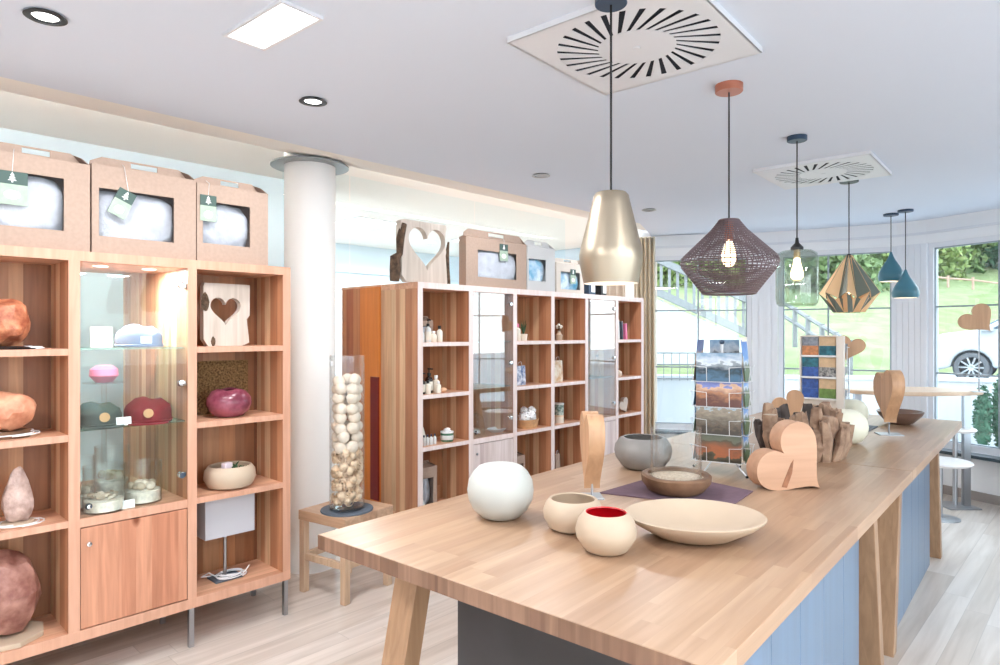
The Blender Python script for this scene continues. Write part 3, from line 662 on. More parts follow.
# the cabinets of the neighbouring room, back to back with these
def backing(y0, ws, kinds, x, label, extra=None):
    t = thing('shelf_cabinet', label, 'shelf unit', (x, y0, 0)); ys = [0]
    for w in ws: ys.append(ys[-1]+w)
    for i, y in enumerate(ys): mb = MB(); mb.box(-.54, 0, y-TH/2, y+TH/2, .2, 1.955); mb.build('side_panel', 'redbrown' if extra and i == 0 else 'shelf_side', t, smooth=False)
    for i, k in enumerate(kinds):
        if k == 'open':
            mb = MB(); mb.box(-.12, -.1, ys[i]+TH/2, ys[i+1]-TH/2, .25, 1.92); mb.build('back_panel', 'shelf_back', t, smooth=False)
        else: mb = MB(); mb.box(-.43, -.01, ys[i]+TH/2, ys[i+1]-TH/2, .71, .75); mb.build('shelf', 'shelf_deck', t, smooth=False)
    mb = MB(); mb.box(-.54, 0, -TH/2, ys[-1]+TH/2, 1.955, 1.97); mb.build('top_board', 'shelf_deck', t, smooth=False)
    mb = MB(); mb.box(-.54, 0, -TH/2, ys[-1]+TH/2, .15, .2); mb.build('bottom_board', 'shelf_deck', t, smooth=False)
    for y in (ys[0], ys[-1]):
        for x_ in (-.04, -.40): mb = MB(); mb.box(x_-.012, x_+.012, y-.012, y+.012, 0, .15); mb.build('leg', 'steel', t, smooth=False)
    return t
backing(U1[1]-sum(w1), w1, ['glass', 'open', 'glass', 'open'], U1[0]-.452, 'wooden cabinet of the next room, back to back with the left shelf cabinet')
bt = backing(U2[1], w2, ['open', 'glass', 'open', 'open', 'glass', 'open'], U2[0]-.452, 'reddish brown cabinet of the next room, back to back with the longer shelf cabinet', True)
mb = MB(); mb.box(-.26, 0, -.035, -.0235, .2, 1.955); mb.build('orange_panel', 'orange', bt, smooth=False)
mb = MB(); mb.box(-.10, 0, -.05, -.0355, .3, 1.255); mb.build('red_panel', 'darkred', bt, smooth=False)

# ================================================================ COUNTER TABLES
A0 = at_z(318, 534.3, .95); TR = math.radians(3.2); WD = 1.31
L1, L2 = 2.355, 2.26
def counter(label, loc, L_, near_end, spans):
    t = thing('counter_table', label, 'table', loc, TR)
    mb = MB(); mb.box(0, WD, 0, L_, .903, .95); mb.build('tabletop', 'table', t, smooth=False, bevel=.002)
    if near_end:
        mb = MB(); mb.box(.001, WD-.001, -.0015, .0, .904, .949); mb.build('end_grain', 'table_end', t, smooth=False)
    for y0, s in ((.31, -.2), (L_-.385, .2)):
        for x in (.055, WD-.205):
            mb = MB(); b = [(x, y0+s), (x+.11, y0+s), (x+.11, y0+s+.075), (x, y0+s+.075)]; c = [(x, y0), (x+.11, y0), (x+.11, y0+.075), (x, y0+.075)]
            if L_ == L2 and y0 > .5: b = [(u, v-.14) for u, v in b]; c = [(u, v-.14) for u, v in c]
            mb.hull8([(u, v, 0) for u, v in b], [(u, v, .903) for u, v in c]); mb.build('leg', 'leg', t, smooth=False, bevel=.003)
    y0, y1 = spans; x0, x1 = .18, WD-.14
    mb = MB(); mb.box(x0+.02, x1-.02, y0+.015, y1-.02, .0, .903); mb.build('carcass', 'charcoal', t, smooth=False)
    mb = MB(); mb.box(x0, x1, y0, y0+.014, .0, .902); mb.build('end_panel', 'charcoal', t, smooth=False, bevel=.001)
    n = 5 if near_end else 5; w = (y1-y0-.0)/n
    for s_, x_ in ((1, x1-.019), (-1, x0)):
        for k in range(n):
            mb = MB(); mb.box(x_, x_+.019, y0+.016+k*w+.002, y0+.016+(k+1)*w-.002 if k < n-1 else y1, .0, .90); mb.build('side_panel', 'blue', t, smooth=False, bevel=.0015)
    return t
vdir = Vector((-math.sin(TR), math.cos(TR), 0))
counter('large oak butcher-block counter table in the foreground with charcoal and blue-lit grey base', (A0.x, A0.y, 0), L1, True, (.46, 1.93))
o = A0+vdir*(L1+.003)
counter('second oak counter table, the far half beyond the joint, near the windows', (o.x, o.y, 0), L2, False, (.43, 1.75))
TZ = .95

# ================================================================ STOOL WITH GLASS VASE OF WOODEN BALLS
t = thing('wooden_stool', 'small square-topped wooden stool beside the white column', 'stool', (-3.5, 2.3, 0), math.radians(10))
mb = MB(); mb.box(-.205, .205, -.205, .205, .445, .505); mb.build('seat', 'stool', t, smooth=False, bevel=.004)
for x in (-.18, .18):
    for y in (-.18, .18): mb = MB(); mb.box(x-.021, x+.021, y-.021, y+.021, 0, .445); mb.build('leg', 'stool_leg', t, smooth=False, bevel=.003)
for y in (-.18, .18): mb = MB(); mb.box(-.159, .159, y-.013, y+.013, .2, .24); mb.build('stretcher', 'stool_leg', t, smooth=False, bevel=.002)
for x in (-.18, .18): mb = MB(); mb.box(x-.013, x+.013, -.159, .159, .2, .24); mb.build('stretcher', 'stool_leg', t, smooth=False, bevel=.002)
VP = at_z(347, 508, .517); VP.z = .505
mb = MB(); mb.lathe([(0, 0), (.158, 0), (.16, .004), (.158, .011), (0, .011)], 48)
tag(mb.build('slate_disc', 'slate', loc=VP), 'round grey slate disc on the stool under the glass vase', 'coaster')
vz = VP.z+.011
t = thing('glass_vase', 'tall clear glass cylinder vase filled with wooden balls, on the stool', 'vase', (VP.x, VP.y, vz))
H_ = .94; mb = MB(); mb.lathe([(.102, 0), (.106, .004), (.106, H_), (.1035, H_+.002), (.101, H_), (.101, .014), (0, .014), (0, 0), (.102, 0)], 48); mb.build('glass_wall', 'glass', t)
mb = MB(); mb.box(.078, .092, -.02, .02, H_-.06, H_-.03, mx=Matrix.Rotation(-1.9, 4, 'Z') @ Matrix.Translation((.012, 0, 0))); mb.build('price_tag', 'white', t, smooth=False)
rr = random.Random(3); R_ = .038; balls = []
def first_ball():
    mb = MB(); r = bmesh.ops.create_uvsphere(mb.bm, u_segments=20, v_segments=14, radius=R_); return mb.build('wooden_ball', 'ball')
fb = first_ball(); tag(fb, 'raw turned wooden ball in the tall glass vase', 'ball', 'wooden balls in the tall glass vase')
spots_ = []; z = vz+.385; lay = 0
while z < vz+.77:
    n = 5 if lay % 2 == 0 else 4
    for k in range(n):
        a = 2*PI*k/5*(5/n if n == 4 else 1)+lay*.62+rr.uniform(-.08, .08); ra = .060
        spots_.append((VP.x+ra*math.cos(a), VP.y+ra*math.sin(a), z+rr.uniform(-.006, .006)))
    z += .0585; lay += 1
for k in range(3): a = 2.1*k+.4; spots_.append((VP.x+.055*math.cos(a), VP.y+.055*math.sin(a), z-.004*k))
for i, s_ in enumerate(spots_):
    b = fb if i == 0 else dup(fb)
    b.location = s_
    b.rotation_euler = (rr.random()*3, rr.random()*3, rr.random()*3)
mb = MB(); pr = []
for k in range(44): pr.append((.0095+.0006*k*.3, .002*k))
sc = MB(); pts = []
for k in range(30): a = k*.42; r = .006+.0009*k; pts.append((r*math.cos(a), r*math.sin(a)))
va = [sc.bm.verts.new((x, y, -.018)) for x, y in pts]; vb = [sc.bm.verts.new((x, y, .018)) for x, y in pts]
for i in range(29): sc.bm.faces.new([va[i], va[i+1], vb[i+1], vb[i]])
curl = sc.build('wood_curl', 'shaving'); s_ = curl.modifiers.new('thick', 'SOLIDIFY'); s_.thickness = .0015
tag(curl, 'curled wood shaving in the lower part of the tall glass vase', 'wood curl', 'curled shavings in the tall glass vase')
first = True
for k in range(78):
    b = curl if first else dup(curl); first = False
    ra = .068 if k % 3 else .03; a = k*2.4; b.location = (VP.x+ra*math.cos(a), VP.y+ra*math.sin(a), vz+.045+.33*k/78)
    b.rotation_euler = (rr.random()*6, rr.random()*6, rr.random()*6)

# ================================================================ PENDANT LAMPS
def cord(px, py, dz_top, zb, t, m_='blackcord'): pass
def pendant(name, label, px, py, zbot_cord, canopy_m, body, d=None, cr=.055, ch=.028):
    p = at_z(px, py, CEIL) if d is None else at_d(px, 332.5, d); p.z = CEIL
    t = thing(name, label, 'pendant lamp', p, 0)
    mb = MB(); mb.lathe([(0, 0), (cr, 0), (cr, -ch+.003), (cr-.003, -ch), (0, -ch)], 32); mb.build('ceiling_canopy', canopy_m, t)
    mb = MB(); mb.tube([(0, 0, -ch+.002), (0, 0, zbot_cord-CEIL)], .004, 8); mb.build('cord', 'blackcord', t)
    body(t); return t
def zz(z): return z-CEIL
def brass_body(t):
    mb = MB(); P = [(.006, 2.08), (.052, 2.078), (.060, 2.068), (.066, 2.04), (.105, 1.885), (.1085, 1.865), (.108, 1.845), (.093, 1.768), (.091, 1.768), (.105, 1.845), (.1055, 1.865), (.102, 1.884), (.063, 2.036), (.055, 2.062), (.006, 2.070)]
    mb.lathe([(r, zz(z)) for r, z in P], 64, close=True, mis=[0]*7+[1]*8); mb.build('lamp_shade', [mat('brushed_brass', (178, 164, 144), .36, .95), 'white'], t)
    mb = MB(); mb.lathe([(0, zz(2.06)), (.02, zz(2.06)), (.02, zz(1.99)), (.012, zz(1.98)), (0, zz(1.98))], 20); mb.build('socket', 'white', t)
    mb = MB(); mb.lathe([(0, zz(1.98)), (.014, zz(1.975)), (.032, zz(1.92)), (.030, zz(1.89)), (.018, zz(1.865)), (0, zz(1.86))], 24); mb.build('bulb', 'bulb', t)
pendant('pendant_lamp', 'large brushed brass bell-shaped pendant lamp, the nearest over the counter', 611, -3, 2.08, 'navy', brass_body)
def woven_body(t):
    P = [(.045, 2.12), (.08, 2.075), (.215, 1.945), (.218, 1.925), (.213, 1.905), (.118, 1.782)]
    prof = []
    for (r0, z0), (r1, z1) in zip(P[:-1], P[1:]):
        n = max(1, int(math.hypot(r1-r0, z1-z0)/.0135))
        for k in range(n): prof.append((r0+(r1-r0)*k/n, z0+(z1-z0)*k/n))
    prof.append(P[-1]); Mw = mat('woven_bronze_wire', (128, 112, 116), .3, .55)
    mb = MB(); NS = 60
    for i, (r, z) in enumerate(prof):
        R = .0029 if 0 < i < len(prof)-1 else .005
        mb.tube([((r+.003*math.sin(PI*k+PI*i))*math.cos(2*PI*k/NS), (r+.003*math.sin(PI*k+PI*i))*math.sin(2*PI*k/NS), zz(z)) for k in range(NS)], R, 4, closed=True)
    mb.build('woven_shade', Mw, t, smooth=False)
    mb = MB()
    for k in range(56):
        a = 2*PI*k/56
        mb.tube([(r*math.cos(a+.02*i*0), r*math.sin(a), zz(z)) for i, (r, z) in enumerate(prof[::2]+[prof[-1]])], .0026, 3)
    mb.build('shade_ribs', Mw, t, smooth=False)
    mb = MB(); mb.lathe([(0, zz(2.125)), (.045, zz(2.123)), (.045, zz(2.118)), (.02, zz(2.115)), (.02, zz(2.03)), (0, zz(2.03))], 24); mb.build('socket', mat('copper_socket', (196, 116, 84), .3, .9), t)
    mb = MB(); mb.lathe([(0, zz(2.03)), (.014, zz(2.025)), (.033, zz(1.965)), (.030, zz(1.93)), (.018, zz(1.91)), (0, zz(1.905))], 24); mb.build('bulb', 'bulb', t)
pendant('pendant_lamp', 'woven open-mesh diamond-shaped pendant lamp with a copper-coloured ceiling rose', 729, 85, 2.12, mat('copper_canopy', (190, 120, 96), .35, .4), woven_body, cr=.062, ch=.035)
def jar_body(t):
    mb = MB(); mb.lathe([(0, zz(2.155)), (.008, zz(2.155)), (.012, zz(2.125)), (.035, zz(2.10)), (.035, zz(2.085)), (0, zz(2.085))], 24); mb.build('socket_cap', 'black', t)
    mb = MB(); P = [(.036, 2.085), (.085, 2.078), (.108, 2.062), (.116, 2.03), (.117, 1.80), (.112, 1.768), (.098, 1.755), (.096, 1.759), (.109, 1.771), (.113, 1.80), (.112, 2.03), (.105, 2.057), (.083, 2.073), (.036, 2.080)]
    mb.lathe([(r, zz(z)) for r, z in P], 48, close=True); mb.build('glass_shade', 'smoke', t)
    mb = MB(); mb.lathe([(0, zz(2.085)), (.018, zz(2.085)), (.018, zz(2.04)), (0, zz(2.04))], 20); mb.build('socket', mat('brass_socket', (190, 160, 120), .3, 1), t)
    mb = MB(); mb.lathe([(0, zz(2.04)), (.016, zz(2.035)), (.022, zz(2.0)), (.036, zz(1.945)), (.034, zz(1.925)), (.02, zz(1.91)), (0, zz(1.908))], 24); mb.build('bulb', 'bulb', t)
pendant('pendant_lamp', 'smoky glass jar pendant lamp with a glowing teardrop bulb', 797, 136.5, 2.15, 'navy', jar_body)
def facet_body(t):
    Mg_, Mk = mat('gold_folded_sheet', (248, 206, 158), .45, .5), mat('dark_green_folded_sheet', (112, 120, 112), .4, .3)
    n = 8; tp, wd, bt_ = zz(2.18), zz(1.90), zz(1.752)
    def p(r, a, z): return (r*math.cos(a), r*math.sin(a), z)
    mb = MB()
    for k in range(n):
        a, am, b = 2*PI*k/n+.2, 2*PI*(k+.5)/n+.2, 2*PI*(k+1)/n+.2
        T0, T1 = p(.022, a, tp), p(.022, b, tp); W0, W1 = p(.205, a, wd), p(.205, b, wd)
        V = p(.158, am, wd-.045); VT = p(.012, am, tp)
        mb.quad([T0, W0, V], 0); mb.quad([T0, V, VT], 1); mb.quad([VT, V, T1], 0); mb.quad([T1, V, W1], 1)
        V2 = p(.135, am, wd+.03); B0, B1, BM = p(.105, a, bt_), p(.105, b, bt_), p(.075, am, bt_)
        mb.quad([W0, p(.15, (a+am)/2, wd-.055), B0], 1); mb.quad([W1, B1, p(.15, (b+am)/2, wd-.055)], 0)
        mb.quad([p(.150, am, wd-.035), BM, p(.15, (a+am)/2, wd-.055)], 0); mb.quad([p(.150, am, wd-.035), p(.15, (b+am)/2, wd-.055), BM], 1)
        mb.quad([p(.15, (a+am)/2, wd-.055), BM, B0], 1); mb.quad([p(.15, (b+am)/2, wd-.055), B1, BM], 0)
    o = mb.build('folded_shade', [Mg_, Mk], t, smooth=False); s = o.modifiers.new('thick', 'SOLIDIFY'); s.thickness = .0025; s.use_rim = True
    mb = MB(); mb.lathe([(0, zz(2.19)), (.012, zz(2.19)), (.025, zz(2.165)), (.016, zz(2.15)), (.016, zz(2.0)), (0, zz(2.0))], 20); mb.build('socket', 'black', t)
    mb = MB(); mb.lathe([(0, zz(2.0)), (.014, zz(1.995)), (.03, zz(1.94)), (.028, zz(1.915)), (.016, zz(1.895)), (0, zz(1.89))], 24); mb.build('bulb', 'bulb', t)
pendant('pendant_lamp', 'faceted gold and dark green folded pendant lamp', 849, 180, 2.19, 'black', facet_body, cr=.065, ch=.02)
def onion(zt, zb, r):
    def f(t):
        P = [(.008, 1), (.014, .95), (.022, .86), (.04, .72), (.075, .52), (.104, .34), (.115, .19), (.11, .06), (.100, 0), (.097, 0), (.106, .06), (.111, .19), (.1, .34), (.071, .52), (.036, .72), (.018, .85), (.008, .93)]
        mb = MB(); mb.lathe([(a*r/.115, zz(zb+(zt-zb)*h)) for a, h in P], 40, close=True, mis=[0]*9+[1]*8); mb.build('lamp_shade', ['teal', 'white'], t)
        mb = MB(); mb.lathe([(0, zz(zb+.14)), (.02, zz(zb+.13)), (.03, zz(zb+.08)), (.02, zz(zb+.045)), (0, zz(zb+.04))], 20); mb.build('bulb', 'bulb', t)
    return f
pendant('pendant_lamp', 'teal onion-shaped pendant lamp, the higher and left one of the pair', 891, 221, 2.36, 'navy', onion(2.38, 2.095, .112), d=6.3, cr=.065, ch=.02)
pendant('pendant_lamp', 'teal onion-shaped pendant lamp, the lower and right one of the pair', 905.5, 217, 2.17, 'navy', onion(2.19, 1.925, .115), d=6.1, cr=.065, ch=.02)

# ================================================================ ROUND BAR TABLE, SEATS BY THE WINDOW
tp = at_d(913, 390, 5.95)
t = thing('bar_table', 'tall round-topped bar table with a pale wooden top by the window', 'table', (tp.x, tp.y, 0), YAW)
mb = MB(); mb.lathe([(0, 1.045), (.60, 1.045), (.605, 1.05), (.605, 1.075), (.60, 1.08), (0, 1.08)], 64, squash=(1, .5)); mb.build('tabletop', 'tabletop2', t)
for x_, y_ in ((.50, .02), (-.50, .02)):
    mb = MB(); mb.box(x_-.03, x_+.03, y_-.02, y_+.02, 0.0, 1.045); mb.build('leg', 'steel', t, smooth=False)
mb = MB(); mb.box(.28, .56, -.10, .14, 0, .012); mb.build('foot_plate', 'steel', t, smooth=False)
for z_, px, rr_, nm in ((.72, 955, .17, 'far'), (.50, 940, .24, 'near')):
    c = at_d(px, 332.5, 5.6 if nm == 'near' else 6.0)
    t = thing('swivel_seat', 'round white stool seat behind the far counter end, %s' % ('the lower larger one' if nm == 'near' else 'the higher smaller one'), 'stool', (c.x, c.y, 0))
    mb = MB(); mb.lathe([(0, z_-.03), (rr_-.02, z_-.03), (rr_, z_-.012), (rr_-.01, z_), (0, z_)], 40); mb.build('seat', 'seatwhite', t)
    mb = MB(); mb.cyl(0, 0, 0.01, z_-.03, .02); mb.build('post', 'steel', t); mb = MB(); mb.lathe([(0, 0), (.15, 0), (.15, .008), (.03, .014), (0, .014)], 32); mb.build('base', 'steel', t)
mb = MB()
for k in range(5):
    pass
# curtain at the left end of the window wall
def curtain(name, label, p0, p1, z0, z1, m_, n=9, gather=None):
    a, b = Vector(p0), Vector(p1); L_ = (b-a).length; tt = (b-a)/L_; nn = Vector((-tt.y, tt.x)); mb = MB(); rows = []
    for j in range(13):
        f = j/12; z_ = z1+(z0-z1)*f; row = []; g = 1-(.35*math.sin(PI*f) if gather else 0)
        for i in range(n*8+1):
            u = i/(n*8); q = a+tt*(L_*((u-gather if gather else u)*g+(gather or 0)))+nn*(.03*math.sin(2*PI*u*n)); row.append(mb.bm.verts.new((q.x, q.y, z_)))
        rows.append(row)
    for r0, r1 in zip(rows[:-1], rows[1:]):
        for i in range(len(r0)-1): mb.bm.faces.new([r0[i], r0[i+1], r1[i+1], r1[i]])
    o = mb.build(name, m_); s = o.modifiers.new('thick', 'SOLIDIFY'); s.thickness = .003; tag(o, label, 'curtain'); return o
c0, c1 = at_d(634, 332.5, 7.55), at_d(655, 332.5, 7.5)
curtain('curtain', 'beige gathered curtain at the left edge of the curved windows', (c0.x, c0.y), (c1.x, c1.y), .05, 2.70, 'curtain', 5, .0)
c0, c1 = at_d(500, 332.5, 10.75), at_d(626, 332.5, 9.6)
curtain('curtain', 'taupe pleated curtain in the room behind the shelves, left of the brass pendant', (-7.4, 8.2), (-4.7, 8.2), .05, 2.72, 'curtain_br', 22)
# other-room bar table with a heart and stump, seen through the glass column
# ================================================================ THINGS ON THE COUNTERS
def on_table(px, py): p = at_z(px, py, TZ); return p
def bowl(name, label, cat, px, py, prof, mats, mis=None, seg=48, squash=None, rotz=0, mats2=None):
    p = on_table(px, py); mb = MB(); mb.lathe(prof, seg, mis=mis, squash=squash); o = mb.build(name, mats, loc=p, rotz=rotz); return tag(o, label, cat) if label else o
s = mpp(on_table(500, 520))
bowl('globe_vase', 'white frosted glass globe on the near counter', 'vase', 500.5, 517, [(0, 0), (.050, 0), (.068, .006), (.096, .032), (.113, .066), (.117, .098), (.112, .132), (.097, .160), (.078, .178), (.066, .183), (.060, .181), (.03, .178), (0, .177)], 'candle')
bowl('wooden_bowl', 'open pale turned wooden bowl beside the little red-lined bowl', 'bowl', 573, 529, [(0, 0), (.058, 0), (.080, .010), (.097, .040), (.098, .065), (.090, .088), (.080, .100), (.075, .103), (.071, .100), (.080, .086), (.088, .062), (.086, .042), (.07, .018), (0, .012)], 'turned')
bowl('wooden_bowl', 'small round pale wooden bowl with a bright red inside', 'bowl', 606, 551.5, [(0, 0), (.045, 0), (.065, .010), (.088, .045), (.091, .066), (.083, .095), (.070, .113), (.064, .118), (.060, .118), (.058, .114), (.066, .108), (.077, .092), (.084, .066), (.081, .048), (.06, .016), (0, .012)], ['turned', 'red'], [0]*8+[1]*9, )
o = bowl('wooden_dish', 'wide shallow oval wooden dish in front of the purple cloth', 'dish', 694.5, 537, [(0, 0), (.10, 0), (.135, .010), (.205, .045), (.236, .068), (.238, .073), (.232, .075), (.20, .055), (.12, .020), (0, .013)], 'turned', squash=(.92, .80), rotz=YAW)
# felt cloth
q = [on_table(*p) for p in ((599, 493.5), (668, 473.5), (753, 492), (729, 508.5))]
mb = MB(); mb.hull8([(p.x, p.y, TZ+.0005) for p in q], [(p.x, p.y, TZ+.0045) for p in q]); clo = mb.build('felt_cloth', 'purple', smooth=False); tag(clo, 'flat purple felt cloth under the rustic brown bowl', 'cloth')
p = on_table(676, 493); p.z = TZ+.0045
t = thing('rustic_bowl', 'brown rustic wooden bowl filled with pale grit on the purple cloth', 'bowl', p)
mb = MB(); mb.lathe([(0, 0), (.09, 0), (.112, .012), (.134, .045), (.138, .068), (.130, .075), (.112, .074), (.108, .058), (.08, .05), (0, .05)], 56)
for v in mb.bm.verts:
    n_ = mnoise.noise(v.co*14); r = math.hypot(v.co.x, v.co.y)
    if r > .1: v.co.x *= 1+.05*n_; v.co.y *= 1+.05*n_; v.co.z += .006*mnoise.noise(v.co*9)*(v.co.z > .05)
mb.build('bowl_body', 'brownbowl', t)
mb = MB(); mb.lathe([(0, .068), (.06, .069), (.110, .062), (.105, .052), (0, .052)], 40); mb.build('grit_filling', 'sand', t)
mb = MB(); mb.lathe([(.098, .066), (.101, .066), (.101, .262), (.098, .262)], 48, close=True); g = mb.build('glass_cylinder', 'glass', loc=p); tag(g, 'clear glass cylinder standing open in the rustic brown bowl', 'glass cylinder')
bowl('stone_bowl', 'round grey stone bowl behind the purple cloth', 'bowl', 643, 468, [(0, 0), (.075, 0), (.10, .012), (.130, .055), (.136, .085), (.132, .112), (.112, .142), (.095, .150), (.088, .148), (.105, .132), (.122, .108), (.124, .085), (.115, .058), (.08, .02), (0, .014)], 'stonegrey', seg=56)
# thick wooden heart on edge, on a rod and a base (behind the two small bowls)
def stand_heart(label, px, py, yaw, rod_h, w, th, rot, base=True, m_='pine', basesz=(.09, .05), side='pine', py_scale=1.0, z0=TZ):
    p = at_z(px, py, z0); t = thing('heart_on_stand', label, 'decorative heart', p, yaw)
    if base: mb = MB(); mb.box(-basesz[0], basesz[0], -basesz[1], basesz[1], 0, .006); mb.build('base_plate', 'steel', t, smooth=False, bevel=.001)
    mb = MB(); mb.tube([(0, 0, .003), (0, 0, rod_h+.02)], .005, 8); mb.build('rod', 'steel', t)
    H = heart(56, w, rot); zmin = min(b for a, b in H)
    mb = MB(); mb.prism([(a, b*py_scale-zmin*py_scale+rod_h) for a, b in H], -th/2, th/2, 'xz'); mb.build('heart', m_, t, bevel=.002, angle=50)
    return t
Pm = on_table(592, 497)
stand_heart('tall narrow wooden heart seen edge-on, behind the pale wooden bowl', 592, 497, YAW+math.radians(-88), .035, .22, .062, 0, True, 'pine', (.05, .04), py_scale=1.5)
# big heart lying on its side
p = on_table(791, 487.5); t = thing('wooden_heart', 'big thick pinkish wooden heart standing on its edge beside the postcard rack', 'decorative heart', p, YAW+math.radians(10))
H = heart(72, .32, math.radians(48)); zmin = min(b for a, b in H)
mb = MB(); mb.prism([(a, b-zmin) for a, b in H], -.04, .04, 'xz'); mb.build('heart_block', wood('peach_pine', 2, 0, [(190, 148, 120), (194, 153, 125)], .4, 3, .5, .08, .7), t, bevel=.004, angle=50)
mb = MB(); mb.prism([(-.070, .014), (-.046, .010), (-.022, .07), (-.016, .125), (-.028, .11), (-.05, .06)], -.0412, -.0398, 'xz'); mb.build('dark_knot', mat('knot_stain', (150, 98, 68), .6, noise=.3, nscale=30), t, smooth=False)

# ---- driftwood planter
c = on_table(803, 455); t = thing('driftwood_bowl', 'round bowl built from chunky driftwood pieces, behind the big wooden heart', 'driftwood bowl', c)
rr = random.Random(11)
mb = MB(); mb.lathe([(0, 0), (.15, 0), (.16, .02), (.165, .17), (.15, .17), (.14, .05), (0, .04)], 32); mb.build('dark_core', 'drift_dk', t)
NP = 19
for k in range(NP):
    a = 2*PI*k/NP+rr.uniform(-.08, .08)
    for lay_ in range(2):
        h = rr.uniform(.15, .22) if lay_ == 0 else rr.uniform(.10, .16); z0 = 0 if lay_ == 0 else .10+rr.uniform(-.01, .02); w = rr.uniform(.030, .045); r = .185+rr.uniform(-.012, .015)+(.0 if lay_ == 0 else -.03); aa = a+lay_*.16
        n = 7; bot, top_ = [], []; lean = rr.uniform(-.03, .03); out = rr.uniform(.0, .03)
        mb = MB(); V0, V1, V2 = [], [], []
        for i in range(n):
            b = 2*PI*i/n; rw = w*rr.uniform(.75, 1.2); dx, dy = rw*math.cos(b)*.75, rw*math.sin(b)
            def q(rx, ty, z): return ((r+rx)*math.cos(aa)-ty*math.sin(aa), (r+rx)*math.sin(aa)+ty*math.cos(aa), z)
            V0.append(mb.bm.verts.new(q(dx*.75-.012, dy*.8, z0))); V1.append(mb.bm.verts.new(q(dx+.012, dy+lean*.5, z0+h*.5))); V2.append(mb.bm.verts.new(q(dx*.8+out, dy*.7+lean, z0+h*rr.uniform(.88, 1.06))))
        for A_, B_ in ((V0, V1), (V1, V2)):
            for i in range(n): j = (i+1) % n; mb.bm.faces.new([A_[i], A_[j], B_[j], B_[i]])
        mb.bm.faces.new(V0[::-1]); mb.bm.faces.new(V2)
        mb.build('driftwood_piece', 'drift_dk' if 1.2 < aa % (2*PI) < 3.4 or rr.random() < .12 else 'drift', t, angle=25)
# pale round log slice ends on top
for px, py, r in ((812, 404, .036), (833, 408, .045), (770, 414, .036)):
    q_ = at_z(px, py, TZ+.235)-c; q_.z = .0
    mb = MB(); mb.lathe([(0, .15), (r, .15), (r*.95, .232), (0, .236)], 14, Matrix.Translation((q_.x, q_.y, 0)), mis=[0, 0, 1]); mb.build('log_stub', ['drift', 'turned'], t, angle=30)
bowl('globe_candle', 'ivory globe right of the driftwood bowl', 'candle', 846, 443, [(0, 0), (.05, 0), (.085, .018), (.113, .06), (.118, .1), (.11, .14), (.085, .178), (.05, .195), (0, .198)], 'candle2')
bowl('globe_candle', 'smaller ivory globe behind the one beside the driftwood bowl', 'candle', 852, 424, [(0, 0), (.04, 0), (.07, .014), (.10, .055), (.105, .09), (.098, .125), (.075, .158), (.04, .172), (0, .174)], 'candle2')

# ---- postcard racks
def cardmat(name, sky, mid, low, hi=.62, lo=.35, ns=5):
    m, N, L, b = newmat(name); t = N.new('ShaderNodeTexCoord'); s = N.new('ShaderNodeSeparateXYZ'); L.new(t.outputs['Generated'], s.inputs[0])
    n = N.new('ShaderNodeTexNoise'); n.inputs['Scale'].default_value = ns; n.inputs['Detail'].default_value = 6; L.new(t.outputs['Generated'], n.inputs['Vector'])
    a = N.new('ShaderNodeMath'); a.operation = 'MULTIPLY_ADD'; L.new(n.outputs['Fac'], a.inputs[0]); a.inputs[1].default_value = .7; L.new(s.outputs['Z'], a.inputs[2])
    a2 = N.new('ShaderNodeMath'); a2.operation = 'SUBTRACT'; L.new(a.outputs[0], a2.inputs[0]); a2.inputs[1].default_value = .35
    r = N.new('ShaderNodeValToRGB'); e = r.color_ramp.elements; cols = [(lo-.2, low[0]), (lo, low[1]), (lo+.03, mid[0]), (hi-.04, mid[1]), (hi, sky[0]), (1, sky[1])]
    while len(e) < len(cols): e.new(.5)
    for i, (ps, cc) in enumerate(cols): e[i].position = max(0, ps); e[i].color = (*lin(cc), 1)
    L.new(a2.outputs[0], r.inputs[0]); L.new(r.outputs[0], b.inputs['Base Color']); b.inputs['Roughness'].default_value = .35
    return m
CM = [cardmat('card_lake_mountains', ((206, 214, 222), (120, 150, 176)), ((56, 70, 84), (150, 160, 166)), ((70, 104, 130), (42, 62, 70)), .66, .36),
      cardmat('card_evening_valley', ((120, 132, 186), (66, 84, 140)), ((150, 112, 96), (204, 170, 140)), ((96, 62, 54), (170, 120, 86)), .68, .4),
      cardmat('card_village_street', ((176, 196, 206), (110, 128, 138)), ((92, 84, 74), (150, 140, 124)), ((66, 60, 52), (104, 92, 78)), .8, .3, 9),
      cardmat('card_animal_portrait', ((104, 108, 92), (84, 92, 76)), ((170, 100, 64), (80, 74, 60)), ((52, 50, 40), (92, 84, 66)), .7, .2, 4),
      cardmat('card_blue_sky_peak', ((96, 150, 210), (40, 96, 180)), ((60, 84, 100), (220, 226, 232)), ((60, 92, 60), (96, 120, 80)), .55, .3)]
def card(label, P_, yaw, tilt, w, h, m_):
    mb = MB(); mx = Matrix.Rotation(-tilt, 4, 'X'); mb.box(-w/2, w/2, -.001, .001, 0, h, mx=mx)
    o = mb.build('postcard', m_, smooth=False, loc=P_, rotz=yaw); return tag(o, label, 'postcard', 'postcards in the wire racks')
rc = on_table(722, 472); ry = YAW-math.radians(30)
t = thing('postcard_rack', 'white wire postcard rack on three splayed feet on the near counter', 'display rack', rc, ry)
mb = MB(); mb.tube([(0, 0, .04), (0, 0, .60)], .007, 8); mb.build('pole', 'wire', t)
mb = MB(); mb.blob((0, 0, .605), (.012, .012, .012), 0, 0, 2); mb.build('finial', 'navy', t)
